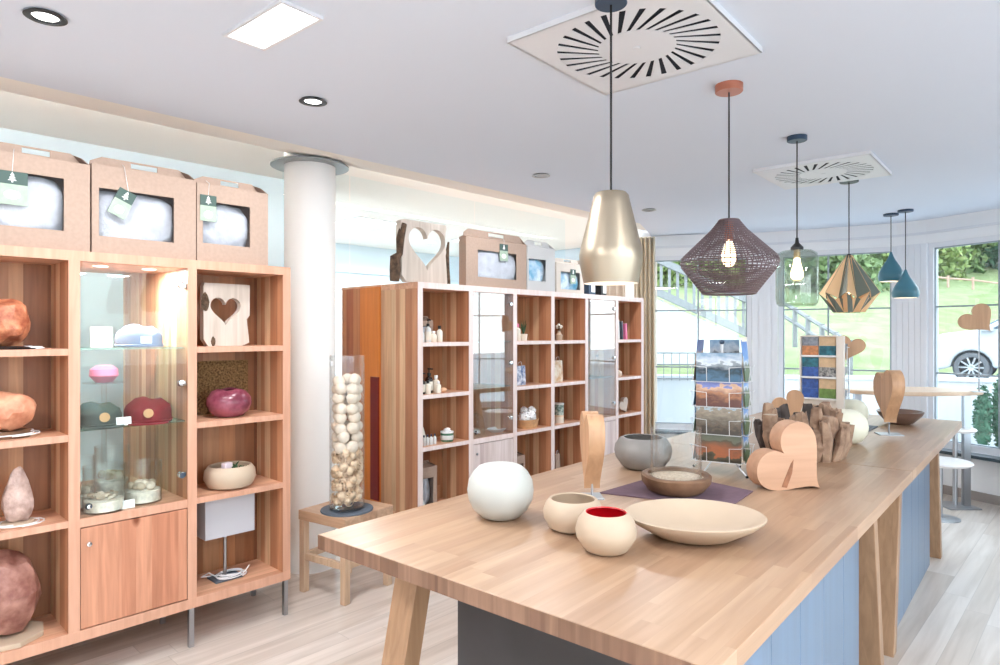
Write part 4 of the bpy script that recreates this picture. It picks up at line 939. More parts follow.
for a in (-2.0, -.6, 1.2, 2.8):
    mb = MB(); mb.tube([(0, 0, .09), (.07*math.cos(a), .07*math.sin(a), .065), (.15*math.cos(a), .15*math.sin(a), .006)], .0035, 6); f_ = mb.build('foot', 'wire', t)
    mb = MB(); mb.blob((.15*math.cos(a), .15*math.sin(a), .006), (.007, .007, .006), 0, 0, 2); mb.build('foot_cap', 'black', f_)
tiers = [.06, .185, .31, .425]
rim = Matrix.Rotation(ry, 4, 'Z')
names = ['animal portrait with orange fur on a meadow', 'village street with old houses', 'evening valley under a violet sky', 'mountain lake with snowy peaks']
for s_i, (ang, off) in enumerate(((0, .078), (PI/2, .112), (PI, .07), (-PI/2, .112))):
    rm = Matrix.Rotation(ang, 4, 'Z')
    for k, z0 in enumerate(tiers):
        hw = .10 if s_i % 2 == 0 else .072
        def q(x, y, z): return rm @ Vector((x, y, z))
        mb = MB()
        mb.tube([q(-hw, -off-.012, z0), q(hw, -off-.012, z0)], .0018, 5); mb.tube([q(-hw, -off+.02, z0+.004), q(-hw, -off-.014, z0)], .0018, 5); mb.tube([q(hw, -off+.02, z0+.004), q(hw, -off-.014, z0)], .0018, 5)
        for sx in (-1, 1):
            mb.tube([q(sx*hw*.5, -off-.012, z0), q(sx*hw*.5, -off-.020, z0+.066), q(sx*hw, -off-.020, z0+.070), q(sx*hw, -off+.03, z0+.070), q(sx*.012, 0, z0+.07)], .0018, 5)
        mb.build('wire_pocket', 'wire', t)
        P_ = rc+(rim @ q(0, -off-.003, z0+.002))
        cm = CM[[3, 2, 1, 0][k]] if s_i == 0 else (CM[4] if s_i == 1 else CM[(k+s_i) % 5])
        side = ['front', 'right', 'back', 'left'][s_i]
        lab = 'postcard facing the camera on the near rack: '+names[k] if s_i == 0 else 'postcard in the %s side of the near wire rack, %s tier' % (side, ['lowest', 'second', 'third', 'top'][k])
        if s_i == 0: card(lab, P_, ry+ang, .06, .20, .145 if k != 3 else .13, cm)
        else:
            card(lab, P_, ry+ang, .10, .135, .19, cm)
            if s_i == 1:
                P2 = rc+(rim @ q(.01, -off+.008, z0+.004)); card('inner postcard in the right side of the near wire rack, %s tier' % ['lowest', 'second', 'third', 'top'][k], P2, ry+ang, .04, .145, .20, 'spiral')
bc = on_table(820, 424.5); by = YAW-math.radians(40); bim = Matrix.Rotation(by, 4, 'Z')
t = thing('booklet_stand', 'tall white stand with small square booklets behind the driftwood bowl', 'display rack', bc, by)
mb = MB(); mb.box(-.115, .115, -.02, .0, .0, .62); mb.box(-.125, -.115, -.045, .0, 0, .625); mb.box(.115, .16, -.045, .0, 0, .625); mb.box(-.115, .115, -.045, .0, .62, .63)
mb.build('stand_body', mat('pale_wood_white', (222, 214, 204), .6), t, smooth=False)
for k in range(4): mb = MB(); mb.box(-.115, .115, -.05, -.02, .03+.15*k, .04+.15*k); mb.build('ledge', 'white', t, smooth=False)
cc = [mat('cover_blue', (58, 92, 160), .4, noise=.4, nscale=40), mat('cover_tan', (206, 176, 140), .5, noise=.1, nscale=40), mat('cover_grey', (140, 146, 156), .4, noise=.4, nscale=50), mat('cover_teal', (44, 108, 122), .4, noise=.5, nscale=40), mat('cover_orange', (196, 130, 86), .4, noise=.3, nscale=50), mat('cover_black', (64, 64, 70), .4, nscale=60, rgb2=(180, 176, 170)), mat('cover_green', (110, 140, 72), .5, noise=.3, nscale=40)]
grid = [[(0, 6), (0, 1)], [(0, 5), (3, 1)], [(4, 3), (2, 1)]]
tn = ['lowest', 'middle', 'top']; nm = ['blue', 'tan', 'grey', 'teal', 'orange', 'black and white', 'green']
for k in range(3):
    for r_ in range(2):
        for c_ in range(2):
            z0 = .1905+.15*k+.067*r_; x0 = -.11+.112*c_; mi_ = grid[k][r_][c_]
            mb = MB(); mb.box(x0, x0+.106, -.0305, -.0215, z0, z0+.066, mx=Matrix.Translation(bc) @ bim); o = mb.build('booklet', cc[mi_], smooth=False)
            tag(o, 'small %s booklet, %s %s of the %s tier of the white stand' % (nm[mi_], ['lower', 'upper'][r_], ['left', 'right'][c_], tn[k]), 'booklet', 'booklets on the white stand')
wr = on_table(838, 421); wt = thing('wire_card_rack', 'wire rack with side-facing cards right of the booklet stand', 'display rack', (wr.x, wr.y, TZ), by)
mb = MB(); mb.tube([(0, 0, 0), (0, 0, .58)], .004, 6); mb.tube([(.06, 0, 0), (.06, 0, .55)], .003, 6); mb.tube([(-.04, 0, .003), (.1, 0, .003)], .003, 6); mb.tube([(0, -.06, .003), (0, .06, .003)], .003, 6)
for k in range(5): mb.tube([(0, 0, .08+.12*k), (.07, -.02, .06+.12*k), (.07, .03, .06+.12*k), (0, 0, .08+.12*k)], .002, 5)
mb.build('wire_frame', 'wire', wt)
for k in range(3):
    P_ = Vector((wr.x, wr.y, TZ))+(bim @ Vector((.03, -.03, .10+.17*k))); mb = MB(); mb.box(-.012, .0, -.05, .05, 0, .13, mx=Matrix.Rotation(.25, 4, 'Y')); o = mb.build('card_bundle', mat('card_bundle_grey', (150, 156, 160), .5, noise=.3, nscale=30) if k == 0 else cb_, smooth=False, loc=P_, rotz=by); cb_ = o.data.materials[0]
    tag(o, 'grey card bundle on the side wire rack, %s' % tn[k], 'cards', 'card bundles on the wire rack')
# hearts behind the racks
stand_heart('round pale wooden heart low behind the driftwood bowl, left of the booklet stand', 791, 427, YAW-math.radians(20), .05, .22, .035, math.radians(30), True, 'pine', (.05, .04))
stand_heart('pale wooden heart paddle rising above the booklet stand', 849, 421, YAW-math.radians(24), .44, .20, .02, math.radians(-14), True, 'pine', (.05, .04))
stand_heart('thick reddish wooden heart turned sideways on a steel stand at the far counter end', 889, 434.5, YAW+math.radians(-103), .08, .36, .07, math.radians(8), True, 'pine', (.055, .07))
stand_heart('wooden heart with a dark crack on a thin rod by the right window', 979, 392, YAW-math.radians(28), .53, .27, .04, math.radians(42), True, 'pine', (.05, .05), z0=1.08)
o = bowl('wooden_bowl', 'dark bronze-brown wooden bowl at the far end of the counter', 'bowl', 900, 424, [(0, 0), (.06, 0), (.085, .012), (.135, .065), (.148, .09), (.140, .094), (.118, .068), (.07, .022), (0, .016)], 'dish')
q = [on_table(*p) for p in ((858, 429), (866, 426), (878, 427), (864, 434.5))]
mb = MB(); mb.hull8([(p.x, p.y, TZ+.0005) for p in q], [(p.x, p.y, TZ+.007) for p in q]); o = mb.build('slate_tile', 'slate', smooth=False); tag(o, 'dark slate tile corner behind the ivory globes', 'slate tile')

# ================================================================ CARTONS WITH WINDOWS, ON TOP OF THE CABINETS
TOPZ = 1.969
def carton(label, cat, x, y0, y1, h, deep=.16, m_='card', inner='pillow', flap=.055, win=None, tilt=0, tagpos=None, tagrot=0, handle=True, z=TOPZ, wz=None, nm='carton', group=None, notch=True):
    w = y1-y0; t = thing(nm, label, cat, (x, y0, z), 0, group)
    wy0, wy1 = win or (w*.17, w*.75); wz0, wz1 = wz or (h*.20, h*.74); th = .004
    mb = MB()
    for a, b, c_, d_ in ((0, wy0, 0, h), (wy1, w, 0, h), (wy0, wy1, 0, wz0), (wy0, wy1, wz1, h)): mb.box(-th, 0, a, b, c_, d_)
    mb.box(-deep, -th, 0, th, 0, h); mb.box(-deep, -th, w-th, w, 0, h); mb.box(-deep, -deep+th, th, w-th, 0, h); mb.box(-deep+th, -th, th, w-th, 0, th)
    mb.hull8([(-.001, 0, h-.003), (-.001, w, h-.003), (-deep/2, w-.012, h+.012), (-deep/2, .012, h+.012)], [(0, 0, h), (0, w, h), (-deep/2, w-.012, h+.015), (-deep/2, .012, h+.015)])
    mb.hull8([(-deep/2, .012, h+.012), (-deep/2, w-.012, h+.012), (-deep, w, h-.003), (-deep, 0, h-.003)], [(-deep/2, .012, h+.015), (-deep/2, w-.012, h+.015), (-deep, w, h), (-deep, 0, h)])
    mb.build('box_body', m_, t, smooth=False)
    if handle:
        mb = MB(); c1, c2 = w*.40, w*.66; zt = h+flap; zs0, zs1 = h+flap*.42, h+flap*.86; x0 = -deep/2
        ins = .06 if notch else .02
        for poly in ([(.006, h), (c1, h), (c1, zt), (ins, zt), (.012, h+flap*.55)], [(c2, h), (w-.006, h), (w-.012, h+flap*.55), (w-ins, zt), (c2, zt)]): mb.prism(poly, x0-.003, x0+.003, 'yz')
        mb.box(x0-.003, x0+.003, c1, c2, h, zs0); mb.box(x0-.003, x0+.003, c1, c2, zs1, zt); mb.build('carry_handle', m_, t, smooth=False)
        mb = MB(); mb.hull8([(-.004, w-.004, h), (-deep/2, w-.008, h), (-deep/2, w, h), (-.004, w, h)], [(-.03, w-.03, h+flap*.55), (-deep/2, w-.05, h+flap*.9), (-deep/2, w-.046, h+flap*.9), (-.03, w-.026, h+flap*.55)]); mb.build('end_flap', 'card_in' if m_ == 'card' else m_, t, smooth=False)
    mb = MB(); mb.box(-th-.002, -th-.001, wy0-.01, wy1+.01, wz0-.01, wz1+.01); mb.build('film_window', 'film', t, smooth=False)
    mb = MB(); cx, cy_, cz = -deep*.52, (wy0+wy1)/2-.01*w, (wz0+wz1)/2-.01
    mb.blob((cx, cy_, cz), (deep*.36, (wy1-wy0)*.54, (wz1-wz0)*.56), .05, int(y0*50), 4, 2.5)
    for v in mb.bm.verts:
        v.co.y = cy_+math.copysign(min(abs(v.co.y-cy_)*1.25, (wy1-wy0)*.55), v.co.y-cy_); v.co.z = max(.006, cz+math.copysign(min(abs(v.co.z-cz)*1.25, (wz1-wz0)*.54), v.co.z-cz))
    mb.build('pillow', inner, t)
    if tagpos:
        mx = Matrix.Translation((.004, tagpos[0], tagpos[1])) @ Matrix.Rotation(tagrot, 4, 'X'); a = tagpos[2] if len(tagpos) > 2 else .045
        mb = MB(); mb.box(-.001, .001, -a, a, -.055-a*.6, 0, 0, mx); mb.box(-.0012, .0015, -a, a, 0, .055, 1, mx)
        # little white fir tree emblem
        for zz0, ww in ((.038, .008), (.027, .012), (.016, .016)): mb.prism([(-ww, zz0), (ww, zz0), (0, zz0+.013)], .0016, .0022, 'yz', 2, mx=mx)
        mb.box(.0016, .0022, -.003, .003, .008, .016, 2, mx)
        mb.prism([(.012*math.cos(k*PI/8)*a/.045*2, -.045+.012*math.sin(k*PI/8)*1.6) for k in range(16)], .0011, .0016, 'yz', 2, mx=mx)
        tg = mb.build('hang_tag', ['tag', 'green_dk', 'white'], t, smooth=False)
        mb = MB(); top_ = mx @ Vector((0, 0, .055)); mb.tube([(top_.x, top_.y, top_.z), (top_.x, tagpos[0]+.005, h+.004), (-deep/2+.006, tagpos[0]+.02, h+flap*.6)], .0012, 4); mb.build('tag_string', 'cable', tg)
    return t
def yx(px, x): return at_x(px, 332.5, x).y
xf = -3.44
Ya0, Ya1, Yb0, Yb1, Yc0, Yc1 = yx(-22, xf), yx(90, xf), yx(92, xf), yx(196, xf), yx(198, xf), yx(268, xf)
hA = at_x(90, 165, xf).z-TOPZ; hB = at_x(194, 180, xf).z-TOPZ; hC = at_x(268, 194, xf).z-TOPZ
Yc0 = Yb1+.005
wA, wB, wC = Ya1-Ya0, Yb1-Yb0, Yc1-Yc0
carton('brown window carton at the far left on the left cabinet, its tag hanging straight', 'carton', xf, Ya0, Ya1, hA, win=(wA*.15, yx(64, xf)-Ya0), wz=(hA*.22, hA*.80), tagpos=(yx(12, xf)-Ya0, hA*.66, .055))
carton('middle brown window carton on the left cabinet with a tilted tag', 'carton', xf, Yb0, Yb1, hB, win=(yx(99, xf)-Yb0, yx(174, xf)-Yb0), wz=(hB*.20, hB*.74), tagpos=(yx(123, xf)-Yb0, hB*.62, .04), tagrot=-.42)
carton('brown window carton beside the white column, third on the left cabinet', 'carton', xf, Yc0, Yc1, hC, win=(.03, yx(250, xf)-Yc0), wz=(hC*.24, hC*.78), tagpos=(yx(208, xf)-Yc0, hC*.72, .042))
xg = -3.70
Yd0, Yd1 = yx(466, xg), yx(526.5, xg); hD = at_x(500, 241, xg).z-TOPZ
carton('large brown window carton on the longer cabinet, right of the heart frame', 'carton', xg, Yd0, Yd1, hD, deep=.08, win=(yx(478, xg)-Yd0, yx(516.5, xg)-Yd0), wz=(hD*.20, hD*.76), tagpos=(yx(503.5, xg)-Yd0, hD*.80, .05), flap=.07)
Ye0, Ye1 = yx(527.5, xg), yx(555, xg); hE = at_x(545, 248, xg).z-TOPZ
bluepil = mat('blue_white_bag', (232, 240, 244), .6, nscale=9, rgb2=(84, 170, 200))
carton('pale white window carton with a blue and white bag, beside the large brown one', 'carton', xg, Ye0, Ye1, hE, m_='card_pale', deep=.10, inner=bluepil, win=(.02, (Ye1-Ye0)*.66), wz=(hE*.22, hE*.72), flap=.06)
Yf0, Yf1 = yx(556.5, xg), yx(584, xg); hF = at_x(570, 264, xg).z-TOPZ
carton('smaller greyish window carton with a blue label, left of the brass pendant', 'carton', xg, Yf0, Yf1, hF, deep=.10, m_=mat('greyish_cardboard', (206, 196, 186), .85), inner=bluepil, win=((Yf1-Yf0)*.15, (Yf1-Yf0)*.85), wz=(hF*.12, hF*.72), tagpos=((Yf1-Yf0)*.58, hF*.62, .04), flap=.05)
for k, (px, w_, h_) in enumerate(((589, .11, .16), (601, .10, .14))):
    y0 = yx(px, xg); t = thing('storage_tin', ['dark navy tin with a lid below the brass pendant', 'black tin with a white label below the brass pendant'][k], 'tin', (xg, y0, TOPZ))
    mb = MB(); mb.box(-.12, 0, 0, w_, 0, h_); mb.build('tin_body', ['navy', 'black'][k], t, smooth=False, bevel=.004); mb = MB(); mb.box(-.124, .004, -.004, w_+.004, h_, h_+.012); mb.build('lid', 'black', t, smooth=False, bevel=.003)
    mb = MB(); mb.box(.0005, .0015, w_*.35, w_*.9, h_*.15, h_*.8); mb.build('label', 'white', t, smooth=False)

# heart frames cut from boards
def heart_board(label, x, y0, z0, W, H, hy, hz, hw, th, m_, outline=None, bark_=False, sx=1.0):
    t = thing('heart_cutout_board', label, 'heart board', (x, y0, z0))
    n = 72; hp = heart(n, hw); hp = [(hy-a*sx, hz+b) for a, b in hp]
    rr = random.Random(4); cen = (hy, hz); outer = []
    for a, b in hp:
        an = math.atan2(b-cen[1], a-cen[0]); outer.append(an)
    o_ = rect_ring(n, 0, W, 0, H, cen[0], cen[1], outer)
    if outline: o_ = [(outline(a, b)) for a, b in o_]
    mb = MB(); mb.frame(o_, hp, -th, 0, 'yz'); mb.build('board', m_, t, angle=30)
    return t
y0, y1 = yx(202, -3.52), yx(248, -3.52); zt = at_x(225, 284, -3.52).z
W_ = y1-y0
t = heart_board('pale board with a heart cut out, on the top shelf of the left cabinet', -3.50, y0, LEV[2], W_, zt-LEV[2], W_*.47, (zt-LEV[2])*.55, W_*.66, .045, 'pine_pale', outline=lambda a, b: (a-(.03*(b/.26)) if a > W_*.9 and b < .15 else a, b))
mb = MB(); mb.blob((.001, W_*.03, .235), (.003, .022, .05), .1, 2, 2); mb.blob((.001, W_*.2, .025), (.003, .012, .028), .1, 3, 2); mb.build('bark_patch', 'bark', t)
x_ = -3.74; y0, y1 = yx(401, x_), yx(447, x_); zt = at_x(430, 223, x_).z-TOPZ; W_ = y1-y0
t = heart_board('tall bark-edged board with a heart cut out, on top of the longer cabinet', x_, y0, TOPZ, W_, zt, W_*.56, zt*.55, W_*.80, .05, 'pine_pale', outline=lambda a, b: (a+.02*math.sin(b*14)*(1 if a > .2 else .4), b), sx=1.0)
mb = MB(); mb.tube([(-.01, -.05, 0), (-.01, -.045, .08), (-.01, -.045, .17), (-.01, -.005, .2), (-.01, .0, .3), (-.01, .03, .42)], [.034, .04, .036, .024, .03, .026], 10); mb.build('bark_edge', 'bark', t)
mb = MB(); mb.tube([(-.005, W_+.02, 0), (-.005, W_+.01, .12), (-.005, W_+.002, .22), (-.005, W_+.02, .33)], [.016, .016, .018, .008], 8); mb.build('bark_edge', 'bark', t)

# ================================================================ CONTENTS OF THE LEFT CABINET
def rock(name, label, px, py, x, z, rad, m_, seed, amp=.13, cat='crystal', lift=0, taper=0):
    p = at_x(px, py, x); t = thing(name, label, cat, (x, p.y, z))
    mb = MB(); mb.blob((0, 0, rad[2]+lift), rad, amp, seed, 3, 1.6, flat=None)
    for v in mb.bm.verts:
        if taper: k = (v.co.z-lift)/(2*rad[2]); f = 1.25-taper*k; v.co.x *= f; v.co.y *= f
        q = v.co; n_ = mnoise.cell(q*18+Vector((seed, 0, 0))); v.co += v.normal*0; v.co.x *= 1+.05*n_; v.co.y *= 1+.05*n_
        if v.co.z < lift+.006: v.co.z = lift+.002
    mb.build('stone', m_, t, angle=22)
    return t
t = rock('salt_lamp', 'tall glowing orange salt crystal on the top left shelf', 6, 345, -3.52, LEV[2], (.085, .085, .105), 'salt', 1, .08, 'salt lamp', .012)
mb = MB(); mb.lathe([(0, 0), (.10, 0), (.11, .006), (.10, .012), (0, .012)], 24); mb.build('dark_base', 'black', t)
def cablecoil(t, x, y, r, z=.004, n=3, m_='cable', nm='cable', ph=0):
    mb = MB(); pts = []
    for k in range(n*16): a = 2*PI*k/16+ph; q = r*(1-.08*(k/16)+.10*math.sin(a*1.3)); pts.append((x+q*math.cos(a)*.8, y+q*math.sin(a), z+.004*(k/16)))
    mb.tube(pts, .0032, 6); mb.build(nm, m_, t)
p = at_x(34, 344, -3.47); tt = thing('power_cable', 'coiled white cable lying beside the orange salt crystal', 'cable', (-3.47, p.y, LEV[2])); cablecoil(tt, 0, 0, .035, n=2)
t = rock('salt_lamp', 'squat peach-coloured salt crystal wrapped in white cable on the second left shelf', 8, 434, -3.53, LEV[1], (.095, .105, .085), 'salt_pale', 5, .08, 'salt lamp', .03)
mb = MB(); mb.lathe([(0, 0), (.08, 0), (.085, .03), (0, .03)], 24); mb.build('base', 'brownbowl', t); cablecoil(t, 0, 0, .108, .012, 4)
t = rock('crystal_lamp', 'pointed pinkish white stone on the third left shelf', 18, 522, -3.52, LEV[0], (.052, .062, .12), 'quartz', 8, .09, 'stone', .01, .75)
mb = MB(); mb.lathe([(0, 0), (.06, 0), (.064, .005), (.06, .012), (0, .012)], 24); mb.build('base', 'turned', t); cablecoil(t, .01, 0, .088, .004, 2)
t = rock('crystal_boulder', 'big pink-brown crystal boulder on the bottom left shelf', 5, 640, -3.55, .25, (.12, .13, .185), 'pinkrock', 13, .12, 'crystal', .022)
mb = MB(); mb.prism([(.15*math.cos(k*PI/4+.2), .15*math.sin(k*PI/4+.2)) for k in range(8)], 0, .022, 'xy'); mb.build('wooden_base', 'turned', t, smooth=False, bevel=.003)
# cork board, purple vase, planted bowl, table lamp
ya, yb = yx(196, -3.70), yx(248, -3.70)
mb = MB(); mb.box(-3.712, -3.70, ya-.03, yb, LEV[1], LEV[1]+.30); o = mb.build('cork_board', 'cork', smooth=False); tag(o, 'speckled cork board leaning behind the purple vase', 'cork board')
p = at_x(229, 412, -3.53)
mb = MB(); mb.lathe([(0, 0), (.055, 0), (.075, .006), (.105, .035), (.118, .072), (.114, .105), (.09, .138), (.066, .150), (.058, .150), (.06, .142), (.085, .13), (.106, .103), (.11, .072), (.09, .03), (0, .012)], 48)
for v in mb.bm.verts: v.co.z += .004*math.sin(3*math.atan2(v.co.y, v.co.x))*(v.co.z > .12)
o = mb.build('round_vase', 'vase_purple', loc=(-3.53, p.y, LEV[1])); tag(o, 'glossy plum-purple round vase in front of the cork board', 'vase')
p = at_x(230, 485, -3.53); t = thing('planted_bowl', 'pale turned wooden bowl with a succulent and a crystal, left cabinet', 'bowl', (-3.53, p.y, LEV[0]))
mb = MB(); mb.lathe([(0, 0), (.09, 0), (.115, .01), (.135, .05), (.13, .095), (.112, .118), (.106, .12), (.102, .112), (.11, .09), (.10, .075), (0, .075)], 48); mb.build('bowl_body', 'turned', t)
mb = MB(); mb.lathe([(0, .09), (.108, .088), (.10, .076), (0, .076)], 32); mb.build('pebble_filling', 'pebble', t)
mb = MB(); rr = random.Random(8)
for k in range(26):
    a = rr.random()*6.28; r = rr.uniform(.0, .075); x, y = r*math.cos(a)+.01, r*math.sin(a); h = rr.uniform(.018, .04); ta = rr.random()*6.28
    mb.tube([(x, y, .088), (x+.010*math.cos(ta), y+.010*math.sin(ta), .09+h*.6), (x+.022*math.cos(ta), y+.022*math.sin(ta), .09+h)], [.005, .0055, .001], 5)
mb.build('succulent', 'plant', t)
mb = MB(); mb.box(-.018, .018, -.025, .025, .095, .14, mx=Matrix.Translation((.03, -.03, 0)) @ Matrix.Rotation(.3, 4, 'Z')); mb.build('clear_crystal', mat('milky_crystal', (226, 210, 216), .3), t, smooth=False, bevel=.006)
p = at_x(225, 576, -3.56); t = thing('table_lamp', 'small table lamp with a rectangular pale grey shade in the bottom of the left cabinet', 'lamp', (-3.56, p.y, .25))
mb = MB(); mb.box(-.06, .06, -.075, .075, 0, .012); mb.build('base', 'slate', t, smooth=False, bevel=.002)
mb = MB(); mb.cyl(0, 0, .012, .335, .009); mb.build('pole', 'steel', t)
zs = at_x(225, 536, -3.5).z-.25
mb = MB(); o4 = [(-.07, -.135), (.07, -.135), (.07, .135), (-.07, .135)]; i4 = [(-.067, -.132), (.067, -.132), (.067, .132), (-.067, .132)]; mb.frame(o4, i4, zs, .462, 'xy'); mb.build('lamp_shade', 'shade', t, smooth=False)
mb = MB(); mb.cyl(0, 0, .335, .40, .013); mb.build('socket', 'white', t)
cablecoil(t, .02, .02, .08, .016, 4, 'cable', 'cable', .5)
mb = MB(); mb.tube([(.0, -.05, .02), (.03, -.10, .06), (-.02, -.12, .03), (-.05, -.05, .01), (.05, .08, .016), (.04, .12, .05)], .0035, 6); mb.build('power_cord', 'cable', t)

# glass column: caps, cards, jars
G1 = LEV[1]+.015; G2 = LEV[2]
def cap(label, px, py, x, z, m_, yaw=0, patch=True, r=.095, h=.105, tagc=False, brim=True):
    p = at_x(px, py, x); t = thing('wool_hat', label, 'hat', (x, p.y, z), yaw)
    mb = MB(); mb.lathe([(r*1.02, .003), (r*1.04, h*.10), (r*.99, h*.14), (r*.98, h*.48), (r*.90, h*.66), (r*.55, h*.93), (r*.25, h), (0, h), (0, h-.004), (r*.54, h*.89), (r*.88, h*.64), (r*.96, h*.46), (r*.98, .003)], 40, close=False, squash=(1.15, 1.0))
    for v in mb.bm.verts: v.co.z *= 1-.14*math.exp(-((v.co.y-.02)/.025)**2)*(v.co.z > h*.6)
    c_ = mb.build('crown', m_, t)
    if brim:
        mb = MB(); pts = [(r*1.0+.055*math.cos(a)*1.1, r*.82*math.sin(a)) for a in [(-PI/2+PI*k/14) for k in range(15)]]; pts += [(r*.75, r*.75), (r*.9, 0), (r*.75, -r*.75)]
        mb.prism(pts, 0, .006, 'xy'); mb.build('brim', m_, t)
    if patch: mb = MB(); mx = Matrix.Translation((r*1.15, 0, h*.42)) @ Matrix.Rotation(PI/2-.12, 4, 'Y'); mb.lathe([(0, .003), (.022, .002), (.022, -.004), (0, -.004)], 24, mx); mb.build('round_patch', 'leather', t)
    return t
cap('charcoal green felt hat with a round tan patch on the lower glass shelf', 97, 428, -3.55, G1, 'capgrey', r=.105, h=.115)
t = cap('burgundy red felt hat with a round tan patch on the lower glass shelf', 148, 424, -3.53, G1, 'burgundy', yaw=-.3, r=.108, h=.125)
t = cap('pale blue rounded cotton hat with a white tag on the upper glass shelf', 139, 347, -3.54, G2, 'capblue', patch=False, r=.105, h=.115, brim=False)
mb = MB(); mb.box(.118, .121, -.03, .02, .02, .055); mb.build('price_tag', 'white', t, smooth=False)
def slab(label, px, py, x, z, w, h, m_='white', cat='price card', yaw=0, d=.0015, nm='price_card', tilt=.15):
    p = at_x(px, py, x); mb = MB(); mb.box(-d/2, d/2, -w/2, w/2, 0, h, mx=Matrix.Rotation(-tilt, 4, 'Y')); o = mb.build(nm, m_, smooth=False, loc=(x, p.y, z+.001), rotz=yaw); return tag(o, label, cat)
slab('small white price card between the two felt hats', 124, 425, -3.44, G1, .065, .04)
slab('cream square greeting card left of the pale blue hat', 102, 347, -3.48, G2, .095, .10, 'label', 'card', nm='greeting_card', tilt=.08)
slab('small white price card on the wooden board between the glass jars', 128, 505, -3.44, LEV[0], .06, .04)
def jar(label, px, py, x, r, h, fill, seed, stuffname, lid=False):
    p = at_x(px, py, x); t = thing('glass_jar', label, 'jar', (x, p.y, LEV[0]))
    mb = MB(); mb.lathe([(r*.97, 0), (r, .003), (r, h-.002), (r+.0015, h), (r-.002, h+.001), (r-.003, h-.002), (r-.003, .007), (0, .007), (0, 0), (r*.97, 0)], 40); mb.build('glass_wall', 'glass', t)
    mb = MB(); hh = h*fill; mb.lathe([(0, .008), (r-.006, .008), (r-.005, hh*.6), (r*.6, hh*.66), (0, hh*.64)], 32); mb.build('pale_gravel', 'pebble', t)
    rr = random.Random(seed)
    for k in range(9):
        a = 2.4*k; ra = (r-.030)*math.sqrt((k+.5)/9); c_ = (ra*math.cos(a), ra*math.sin(a), hh*.64+.012+rr.uniform(0, .01))
        mb = MB()
        if stuffname == 'wood_chip': mb.box(-.018, .018, -.012, .012, -.005, .005, mx=Matrix.Translation(c_) @ Matrix.Rotation(rr.random()*6, 4, 'Z') @ Matrix.Rotation(rr.uniform(-.5, .5), 4, 'X'))
        else: mb.blob(c_, (.024, .022, .021), .06, k, 2)
        mb.build(stuffname, 'turned' if k % 4 else 'ball', t)
    return t
jar('front left glass jar with wood chips over white gravel', 104, 510, -3.49, .088, .215, .42, 1, 'wood_chip')
jar('right glass jar with pale round stones over gravel', 143, 500, -3.53, .084, .200, .52, 2, 'round_stone')
jar('tall rear glass jar with pale stones, behind the wood chip jar', 112, 500, -3.70, .078, .27, .62, 3, 'round_stone')
jar('glass jar at the left edge of the glass column, partly hidden', 82, 512, -3.62, .052, .25, .42, 4, 'round_stone')
# pinks and whites in the neighbouring cabinet behind
def ball_jar(label, px, py, x, z, r, m_): 
    p = at_x(px, py, x); t = thing('round_tealight', label, 'tealight', (x, p.y, z))
    mb = MB(); mb.lathe([(0, 0), (r*.6, 0), (r*.95, r*.35), (r, r*.7), (r*.8, r*1.15), (r*.45, r*1.3), (r*.4, r*1.22), (r*.6, r*1.1), (0, r*.8)], 32); mb.build('holder', m_, t)
    return t
t = thing('tiered_stand', 'tiered clear stand with pink holders behind the glass column', 'stand', (-4.0, at_x(104, 400, -4.0).y, .75))
mb = MB(); mb.cyl(0, 0, 0, .58, .012)
for z_ in (0, .36, .575): mb.lathe([(0, z_), (.10, z_), (.10, z_+.006), (0, z_+.006)], 32)
mb.build('stand_body', 'glass', t)
for k, (dx, dy, z_) in enumerate(((0, -.02, 1.11+.006), (0.02, -.05, .75+.37), (0, .0, 1.331))):
    if k == 1: continue
    yy = at_x(104, 400, -4.0).y
    mb = MB(); r = .05 if k == 0 else .07; zq = .75+(.366 if k == 0 else .581)
    mb.lathe([(0, 0), (r*.6, 0), (r, r*.5), (r*.95, r), (r*.5, r*1.3), (0, r*1.3)], 32); o = mb.build('pink_globe', 'pink', loc=(-4.0, yy+(.0 if k else .03), zq)); tag(o, ['smaller pink globe on the middle tier behind the glass column', '', 'larger pink globe on the top tier behind the glass column'][k], 'globe')

# ================================================================ CONTENTS OF THE LONGER CABINET
def bottle(label, px, py, x, z, r, h, m_, capm, kind='plain', grp='toiletry bottles on the shelves', lab=True):
    p = at_x(px, py, x); t = thing('toiletry_bottle', label, 'bottle', (x, p.y, z), 0, grp)
    mb = MB(); mb.lathe([(0, 0), (r*.95, 0), (r, .004), (r, h*.62), (r*.85, h*.70), (r*.4, h*.76), (r*.4, h*.80), (0, h*.80)], 20); mb.build('bottle_body', m_, t)
    mb = MB(); mb.lathe([(0, h*.80), (r*.5, h*.80), (r*.5, h*.92 if kind == 'pump' else h), (0, h*.92 if kind == 'pump' else h)], 16)
    if kind == 'pump': mb.cyl(0, 0, h*.92, h*1.08, r*.14, seg=8); mb.box(-r*.3, r*1.3, -r*.25, r*.25, h*1.08, h*1.14)
    mb.build('cap', capm, t)
    if lab: mb = MB(); mb.lathe([(r+.0005, h*.12), (r+.001, h*.13), (r+.001, h*.52), (r+.0005, h*.53)], 20); mb.build('label', 'label', t)
    return t
XS = -3.676
